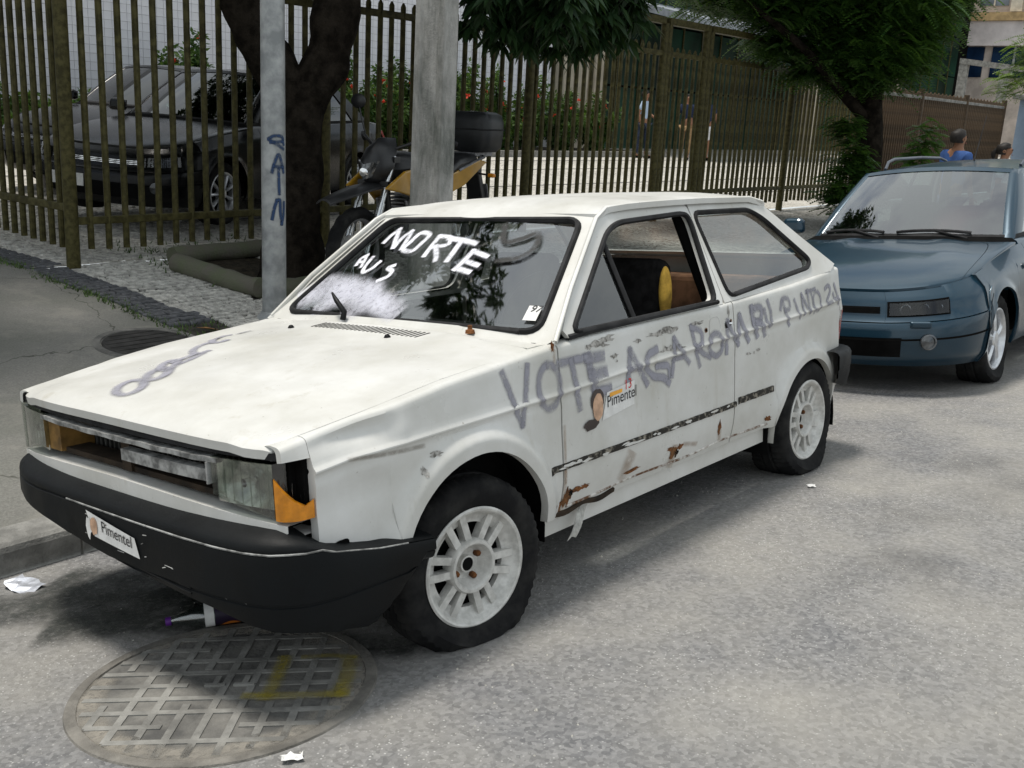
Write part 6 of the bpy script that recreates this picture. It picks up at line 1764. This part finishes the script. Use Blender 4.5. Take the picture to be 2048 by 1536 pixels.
def rdir(rnd, up=0.0):
    while True:
        v = Vector((rnd.uniform(-1, 1), rnd.uniform(-1, 1), rnd.uniform(-1, 1)))
        if .1 < v.length < 1: return (v.normalized() + Vector((0, 0, up))).normalized()
def crown(name, lobes, mat, parent, org, dens, L, w, whorl=9, droop=.5, seed=1, shell=.55):
    rnd = random.Random(seed); V = []; F = []
    for (cx, cy, cz, rx, ry, rz) in lobes:
        n = int(dens * (rx * ry * rz) ** .667)
        for _ in range(n):
            d = rdir(rnd); k = rnd.uniform(shell, 1.0) * (1 + .18 * noise.noise(Vector((cx + d.x * 2, cy + d.y * 2, d.z * 2))))
            p = Vector((cx + d.x * rx * k, cy + d.y * ry * k, cz + d.z * rz * k)) - org
            for q in range(whorl):
                a = 2 * math.pi * q / whorl + rnd.uniform(-.4, .4)
                ld = (Vector((math.cos(a), math.sin(a), 0)) + d * .4 + Vector((0, 0, -droop * rnd.uniform(.3, 1.7)))).normalized()
                leaf(V, F, p + ld * .01, ld, (Vector((0, 0, 1)) + rdir(rnd) * .5).normalized(), L * rnd.uniform(.65, 1.15), w * rnd.uniform(.8, 1.2))
    me = bpy.data.meshes.new(name); me.from_pydata(V, [], F)
    for pl in me.polygons: pl.use_smooth = True
    return obj(name, me, mat, parent)
def fronds(name, lobes, mat, parent, org, dens, L, seed=1, droop=.45, shell=.35, pairs=11, lw=.014, ll=.055):
    rnd = random.Random(seed); V = []; F = []
    for (cx, cy, cz, rx, ry, rz) in lobes:
        n = int(dens * (rx * ry * rz) ** .667)
        for _ in range(n):
            d = rdir(rnd); k = rnd.uniform(shell, 1.0) * (1 + .25 * noise.noise(Vector((cx + d.x * 2, cy + d.y * 2, d.z * 2 + seed))))
            p = Vector((cx + d.x * rx * k, cy + d.y * ry * k, cz + d.z * rz * k)) - org
            a = rnd.uniform(0, 6.283); h = Vector((math.cos(a), math.sin(a), rnd.uniform(-.3, .4))).normalized()
            s = h.cross(Vector((0, 0, 1))).normalized(); LL = L * rnd.uniform(.6, 1.2); roll = rnd.uniform(-.5, .5)
            up = s.cross(h); s2 = s * math.cos(roll) + up * math.sin(roll)
            for q in range(1, pairs + 1):
                t = q / pairs; c = p + h * LL * t + Vector((0, 0, -droop * LL * t * t)); fw = h * .35 + Vector((0, 0, -.25 * t)); ls = ll * (1.1 - .6 * abs(t - .45))
                for e in (-1, 1):
                    ld = (s2 * e + fw).normalized(); b = len(V)
                    pw = h * lw
                    V += [tuple(c), tuple(c + ld * ls * .5 + pw), tuple(c + ld * ls), tuple(c + ld * ls * .5 - pw)]; F.append((b, b + 1, b + 2, b + 3))
    me = bpy.data.meshes.new(name); me.from_pydata(V, [], F)
    return obj(name, me, mat, parent)
def limb(pts, rad, parent, name, org, bumpy=.0, n=14, seed=0):
    P = catmull([Vector(p) - org for p in pts], 5); Rr = [interp(list(zip(frange(0, 1, len(rad) - 1), rad)), i / (len(P) - 1)) for i in range(len(P))]
    mb = MB().tube(P, Rr, n)
    if bumpy: mb.v = [tuple(Vector(v) + Vector((noise.noise(Vector(v) * 5 + Vector((seed, 0, 0))), noise.noise(Vector(v) * 5 + Vector((0, seed, 9))), 0)) * bumpy) for v in mb.v]
    return mb.build(name, BARK, parent, 60)

# forked street tree behind the lamp post
tb0 = Vector((3.02, 4.02, zwalk(4.02) - .03))
t1 = thing('street_tree', 'dark forked street tree with drooping glossy leaves in the log-edged bed', 'tree', tb0)
limb([(3.02, 4.02, .17), (3.04, 4.03, .5), (3.10, 4.08, 1.0), (3.16, 4.12, 1.50), (3.18, 4.14, 1.72)], [.30, .225, .195, .21, .20], t1, 'trunk', tb0, .045, 18)
limb([(3.17, 4.16, 1.55), (3.10, 4.36, 1.86), (3.00, 4.60, 2.25), (2.98, 4.72, 2.6), (2.8, 4.9, 3.3), (2.5, 5.0, 4.3)], [.19, .185, .175, .165, .12, .05], t1, 'limb', tb0, .05, 14, 3)
limb([(3.18, 4.13, 1.55), (3.36, 4.06, 1.86), (3.47, 4.05, 2.22), (3.58, 4.06, 2.7), (3.9, 4.0, 3.4), (4.5, 3.9, 4.3)], [.19, .18, .175, .165, .12, .05], t1, 'limb', tb0, .055, 14, 7)
limb([(3.7, 4.02, 3.0), (4.4, 3.7, 3.3), (5.1, 3.45, 3.2)], [.09, .06, .025], t1, 'limb', tb0, .01, 8)
limb([(2.85, 4.85, 3.1), (2.3, 5.0, 3.8), (1.9, 5.3, 4.4)], [.09, .06, .02], t1, 'limb', tb0, .01, 8)
lob = [(5.25, 3.30, 2.90, .95, .75, .80), (4.95, 3.60, 2.66, .55, .5, .48), (5.85, 3.10, 2.98, .75, .6, .60), (5.3, 3.2, 2.50, .62, .5, .36), (5.75, 3.05, 2.62, .5, .45, .34), (3.95, 4.15, 3.25, .60, .6, .62), (4.6, 4.0, 3.7, 1.2, 1.0, .7), (6.3, 3.4, 3.7, 1.2, .9, .8), (3.0, 4.6, 4.2, 1.3, 1.2, .8), (2.0, 5.3, 4.4, 1.1, 1.0, .7), (2.2, 5.6, 4.6, 1.3, 1.0, .8), (4.6, 5.0, 4.6, 1.6, 1.2, .9), (6.5, 4.6, 4.5, 1.4, 1.2, .9), (3.4, 4.8, 5.2, 1.8, 1.2, .8), (2.5, 7.0, 5.2, 1.6, 1.4, .8), (4.6, 7.2, 5.3, 1.6, 1.4, .8), (6.6, 6.6, 5.2, 1.5, 1.3, .8), (.2, 6.6, 5.0, 1.4, 1.0, .6), (.4, 8.2, 5.2, 1.4, 1.4, .7), (-1.4, 6.8, 5.2, 1.3, 1.0, .6), (-.7, 5.0, 6.0, 1.2, 1.2, .7), (-2.6, 5.0, 6.0, 1.3, 1.3, .7), (1.0, 4.15, 5.1, .9, .6, .45), (5.2, 9.0, 5.6, 1.8, 1.3, .7), (3.0, 9.0, 5.6, 1.5, 1.3, .7)]  # high unseen lobes over driveway and courtyard added for shade and windscreen reflection
crown('crown', lob, LF1, t1, tb0, 330, .21, .055, 9, .75, 5, .5)
# feathery tree on the pavement behind the blue car
tb1 = Vector((13.25, 3.42, zwalk(3.42) - .03))
t2 = thing('street_tree', 'feathery green street tree on the pavement beyond the blue car', 'tree', tb1)
limb([(13.25, 3.42, .1), (13.35, 3.46, .7), (13.38, 3.50, 1.4), (13.45, 3.62, 2.05), (13.5, 3.75, 2.7), (13.6, 3.9, 3.6)], [.26, .21, .20, .19, .15, .08], t2, 'trunk', tb1, .03, 14)
limb([(13.40, 3.55, 1.70), (12.9, 3.8, 2.1), (12.2, 4.2, 2.7), (11.4, 4.8, 3.3)], [.10, .08, .06, .03], t2, 'limb', tb1, .01, 8)
limb([(13.42, 3.6, 2.0), (13.9, 3.4, 2.6), (14.6, 3.2, 3.3)], [.10, .07, .03], t2, 'limb', tb1, .01, 8)
limb([(13.5, 3.8, 2.8), (12.9, 3.9, 3.3), (12.2, 4.3, 3.6)], [.08, .06, .03], t2, 'limb', tb1, .01, 8)
lob = [(11.86, 5.2, 3.50, .95, .8, .55), (12.34, 4.68, 3.30, .75, .7, .50), (12.60, 4.7, 2.80, .65, .6, .40), (12.73, 4.15, 3.18, .8, .7, .6), (12.85, 3.87, 2.70, .65, .6, .5), (13.26, 3.56, 3.35, .9, .8, .65), (13.25, 3.37, 2.62, .65, .6, .50), (14.0, 3.24, 3.30, .75, .6, .6), (13.85, 3.23, 2.72, .50, .45, .40), (14.7, 3.15, 3.80, .75, .6, .5), (13.2, 4.0, 4.2, 1.7, 1.3, .7), (13.32, 3.8, 2.30, .5, .45, .25), (12.9, 4.3, 2.40, .5, .5, .25), (10.9, 5.0, 3.75, 1.0, .9, .55), (9.7, 5.0, 3.75, .8, .8, .45), (12.3, 3.9, 4.3, 1.6, 1.2, .7)]
fronds('crown', lob, LF2, t2, tb1, 1500, .34, 3, .5, .2, 10, .020, .07)
fronds('trunk_shoots', [(12.75, 3.45, 1.15, .28, .28, .38), (12.7, 3.62, 1.62, .24, .24, .25), (12.55, 3.5, .70, .32, .32, .38), (12.95, 3.25, .70, .25, .25, .32)], LF2, t2, tb1, 2600, .22, 8, .3, .2, 9, .018, .06)
y1 = thing('young_tree', 'bright green sapling beside the dark trunk beyond the blue car', 'tree', (14.2, 2.95, zwalk(2.95) - .02))
limb([(14.2, 2.95, .1), (14.15, 2.94, .7), (14.1, 2.92, 1.5)], [.025, .02, .008], y1, 'trunk', Vector((14.2, 2.95, zwalk(2.95) - .02)), 0, 6)
fronds('crown', [(14.05, 2.90, 1.52, .28, .24, .34), (13.9, 2.95, 1.2, .24, .22, .28)], leafmat('bright_sapling_leaf', (.05, .16, .015), (.10, .24, .03), .4), y1, Vector((14.2, 2.95, zwalk(2.95) - .02)), 1300, .2, 12, .3)
y2 = thing('street_tree', 'yellow-green tree reaching in at the right edge', 'tree', (19.6, 2.45, zwalk(2.45)))
o2 = Vector((19.6, 2.45, zwalk(2.45)))
limb([(19.6, 2.45, .0), (19.6, 2.5, 1.5), (19.5, 2.6, 3.2)], [.14, .11, .05], y2, 'trunk', o2, .01, 10)
fronds('crown', [(19.2, 2.9, 2.75, .6, .55, .40), (18.75, 3.12, 2.52, .34, .34, .24), (19.8, 2.5, 3.4, .9, .8, .6), (19.1, 3.0, 3.15, .4, .4, .3)], LF3, y2, o2, 620, .36, 21, .4)
# flowering shrubs in the bed below the tiled wall
bed = thing('flower_bed', 'raised grey-edged flower bed along the foot of the tiled wall', 'flower bed', (2.5, 13.0, zcourt(13.0)))
MB().span((0, 0, -.05), (20.5, .16, .14)).build('edging', GRANITE, bed)
MB().span((0, .162, -.05), (20.5, 2.55, .10)).build('soil', SOIL, bed)
def shrub(x, y, h, r, seed, label, nfl, lw=.10, group='red-flowering shrubs below the tiled wall'):
    rnd = random.Random(seed); z0 = zcourt(13.0) + .08; org = Vector((x, y, z0))
    t = thing('flowering_shrub', label, 'shrub', org, group=group)
    ms = MB(); V = []; F = []; tips = []
    for k in range(22):
        a = rnd.uniform(0, 6.283); q = rnd.uniform(.15, 1) * r; hh = h * rnd.uniform(.5, 1.0) * (1 - .35 * (q / r) ** 2)
        P = [Vector((0, 0, 0)), Vector((math.cos(a) * q * .5, math.sin(a) * q * .5, hh * .5)), Vector((math.cos(a) * q, math.sin(a) * q, hh))]
        P = catmull(P, 6); ms.tube(P, [lerp(.014, .004, i / (len(P) - 1)) for i in range(len(P))], 5); tips.append(P[-1])
        for p in P[2:]:
            for _ in range(24):
                d = rdir(rnd, .15); leaf(V, F, p + d * rnd.uniform(.0, .10), (d + Vector((0, 0, -.2))).normalized(), rdir(rnd, 1), lw * rnd.uniform(.8, 1.5), lw * .55)
    ms.build('stems', BARK, t)
    me = bpy.data.meshes.new('foliage'); me.from_pydata(V, [], F); obj('foliage', me, LF4, t)
    rnd.shuffle(tips)
    for k in range(nfl):
        p = tips[k % len(tips)] * rnd.uniform(.70, 1.0) + Vector((rnd.uniform(-.12, .12), -rnd.uniform(.05, .25), rnd.uniform(-.1, .05)))
        V2 = []; F2 = []
        for q in range(9): leaf(V2, F2, p, rdir(rnd, .5), rdir(rnd, 1), .085, .055)
        me = bpy.data.meshes.new('flower'); me.from_pydata(V2, [], F2); obj('flower', me, FLW, t)
for i, (x, y, h, r, nf, lb) in enumerate([(5.4, 14.2, 1.0, .7, 0, 'low green shrub at the far left behind the fence corner'), (6.6, 14.2, .95, .7, 0, 'low green shrub left of the sprigs, behind the parked saloons'), (7.7, 14.4, 1.30, .55, 2, 'thin shrub with a few sprigs behind the near saloon bonnet'), (8.6, 14.5, 1.75, .55, 3, 'leafy shrub standing above the saloon roofs'), (9.2, 14.7, 2.15, .30, 4, 'tall thin sprig of a shrub against the tiled wall'),
        (12.4, 14.3, 2.05, .60, 8, 'red-flowered shrub just right of the forked trunk'), (13.3, 14.1, 1.75, .70, 7, 'red-flowered shrub left of the concrete pole'), (14.2, 14.3, 2.0, .65, 6, 'leafy shrub partly behind the concrete pole'), (16.0, 14.2, 2.05, .75, 9, 'tall red-flowered shrub above the motorcycle top box'), (17.1, 14.0, 1.95, .80, 9, 'dense red-flowered shrub right of the top box'), (18.3, 14.1, 1.90, .80, 8, 'dense red-flowered shrub behind the third fence post'), (19.5, 14.0, 1.65, .80, 6, 'leafy red-flowered shrub near the beige column'), (20.8, 13.9, 1.5, .75, 5, 'last shrub at the right end of the bed')]):
    shrub(x, y, h, r, 30 + i, lb, nf)

# ------------------------------------------------------------------ litter
PET = glassmat('clear_plastic', (.80, .86, .84), .12, .12)
PURPLE = pm('purple_cap', (.10, .02, .20), .4, var=.1)
LABEL = pm('dark_bottle_label', (.02, .012, .03), .5, var=.2)
ORL = pm('orange_label', (.75, .22, .03), .5, var=.15)
c0 = tilt(-.595, .065, .036); c1 = tilt(-.30, -.12, .045); dr = (c1 - c0); Lb = .30
bt = thing('plastic_bottle', 'clear plastic drink bottle with purple cap and orange label lying under the bumper', 'bottle', tilt(-.595, .065, .038), (0, 0, 0))
bt.rotation_euler = dr.to_track_quat('X', 'Z').to_euler()
MB().lathe([(.012, .0), (.013, .02), (.016, .03), (.030, .075), (.038, .10), (.038, .13), (.036, .16), (.038, .20), (.038, .29), (.030, .305), (.0005, .30)], 24, 'X').build('body', PET, bt, 50)
MB().lathe([(.0005, -.006), (.0145, -.005), (.0145, .012), (.0135, .013)], 16, 'X').build('cap', PURPLE, bt, 40)
lb = MB().lathe([(.0386, .150), (.0388, .152), (.0388, .265), (.0386, .267)], 28, 'X').build('label', LABEL, bt, 50)
MB().lathe([(.0392, .118), (.0394, .120), (.0394, .146), (.0392, .148)], 28, 'X').build('white_band', PAPER, bt, 50)
def onBt(a, b_, off):      # a along axis, b_ angle
    r = .0392 + off; w = b_ / .039 + RAD(250); return Vector((a, r * math.cos(w), r * math.sin(w)))
blob('printed_disc', (.198, .0), .034, .030, onBt, ORL, lb, .0006, 24, .0, 1)
decal_text('FANTA', .021, onBt, (.172, -.007), (1, 0), (0, 1), pm('navy_ink', (.01, .02, .10), .5), lb, .0016)
def scrap(name, label, c, s, mat, seed, cat='litter'):
    rnd = random.Random(seed); t = MB(); n = 5
    G = [[(s * (i / n - .5) * 1.6 + rnd.uniform(-.1, .1) * s, s * (j / 3 - .5) + rnd.uniform(-.12, .12) * s, .004 + abs(rnd.gauss(0, .10)) * s) for j in range(4)] for i in range(n + 1)]
    o = t.grid(G, flange=(0, 0, -.001)).build(name, mat, None); o.location = c; o.rotation_euler = (-ROLL, 0, rnd.uniform(0, 6)); return tag(o, label, cat)
FOIL = pm('crumpled_foil', (.62, .64, .70), .3, .5, var=.25, scale=30)
scrap('foil_wrapper', 'crumpled silvery wrapper in the gutter left of the bumper', tilt(-.70, .86, .003), .085, FOIL, 3)
scrap('paper_scrap', 'small white paper scrap beside the manhole cover rim', tilt(-.83, -.885, .003), .035, PAPER, 5)
scrap('paper_scrap', 'tiny pale scrap on the road by the rear wheel', tilt(2.10, -.93, .003), .025, PAPER, 8)
lf = MB(); V = []; F = []; leaf(V, F, Vector((0, 0, 0)), Vector((1, 0, .1)), Vector((0, 0, 1)), .16, .05); lf.add(V, F)
o = lf.build('fallen_leaf', pm('dry_leaf', (.22, .12, .05), .8, var=.3, scale=20)); o.location = (1.52, 3.12, zwalk(3.12) + .02); o.rotation_euler = (0, .1, -.3); tag(o, 'dry brown leaf in the broken gap of the dark border', 'leaf')
# grit and pebbles on the road
rnd = random.Random(77); mb = MB()
for k in range(1500):
    x = rnd.uniform(-1.6, 4.5); y = rnd.uniform(-2.6, .95) if k % 3 else rnd.gauss(-.62, .25)
    s = rnd.uniform(.0015, .0045) * (1.6 if rnd.random() < .05 else 1); z = zroad(y)
    P = [(x + s * math.cos(a + rnd.uniform(-.3, .3)), y + s * math.sin(a), z) for a in (0, 1.6, 3.1, 4.7)] + [(x, y, z + s * 1.1)]
    mb.add(P, [(0, 1, 4), (1, 2, 4), (2, 3, 4), (3, 0, 4)])
o = mb.build('road_grit', pm('pale_grit', (.42, .40, .36), .9, var=.4, scale=200)); struct(o, 'stuff'); o['label'] = 'pale grit and small pebbles scattered over the road'
# pale blue gate booth at the end of the far fence
VANB = pm('pale_blue_render', (.24, .31, .40), .7, var=.12, scale=2)
vn = thing('guard_booth', 'pale blue guard booth at the right edge, past the end of the brown fence', 'booth', (25.4, 3.0, zwalk(3.0) - .05))
MB().span((0, 0, 0), (1.6, 1.7, 2.45)).build('wall', VANB, vn)
bev(MB().span((-.15, -.15, 2.45), (1.75, 1.85, 2.57)).build('roof', GRANITE, vn), .02)
w = MB().span((-.03, .25, 1.15), (-.002, 1.1, 1.95)).build('window', GREYG, vn)
MB().span((-.06, .20, 1.08), (-.002, 1.15, 1.148)).build('sill', GRANITE, w)
d = MB().span((.3, -.03, 0), (1.1, -.002, 2.05)).build('door', FENCE, vn)
MB().span((.98, -.07, 1.0), (1.03, -.031, 1.12)).build('handle', CHROME, d)
# dark soft-edged translucent patch on the road in front of the car
ROADPATCH = spraymat('dark_road_patch', (.030, .034, .030), .75, .5)
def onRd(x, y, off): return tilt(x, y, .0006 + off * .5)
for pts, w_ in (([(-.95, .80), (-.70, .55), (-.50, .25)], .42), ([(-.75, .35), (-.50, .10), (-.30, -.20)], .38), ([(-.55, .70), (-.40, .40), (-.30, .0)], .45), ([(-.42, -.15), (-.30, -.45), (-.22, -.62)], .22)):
    ribbon('dark_road_patch', pts, w_, onRd, ROADPATCH, bpy.data.objects['road'], cross=8)
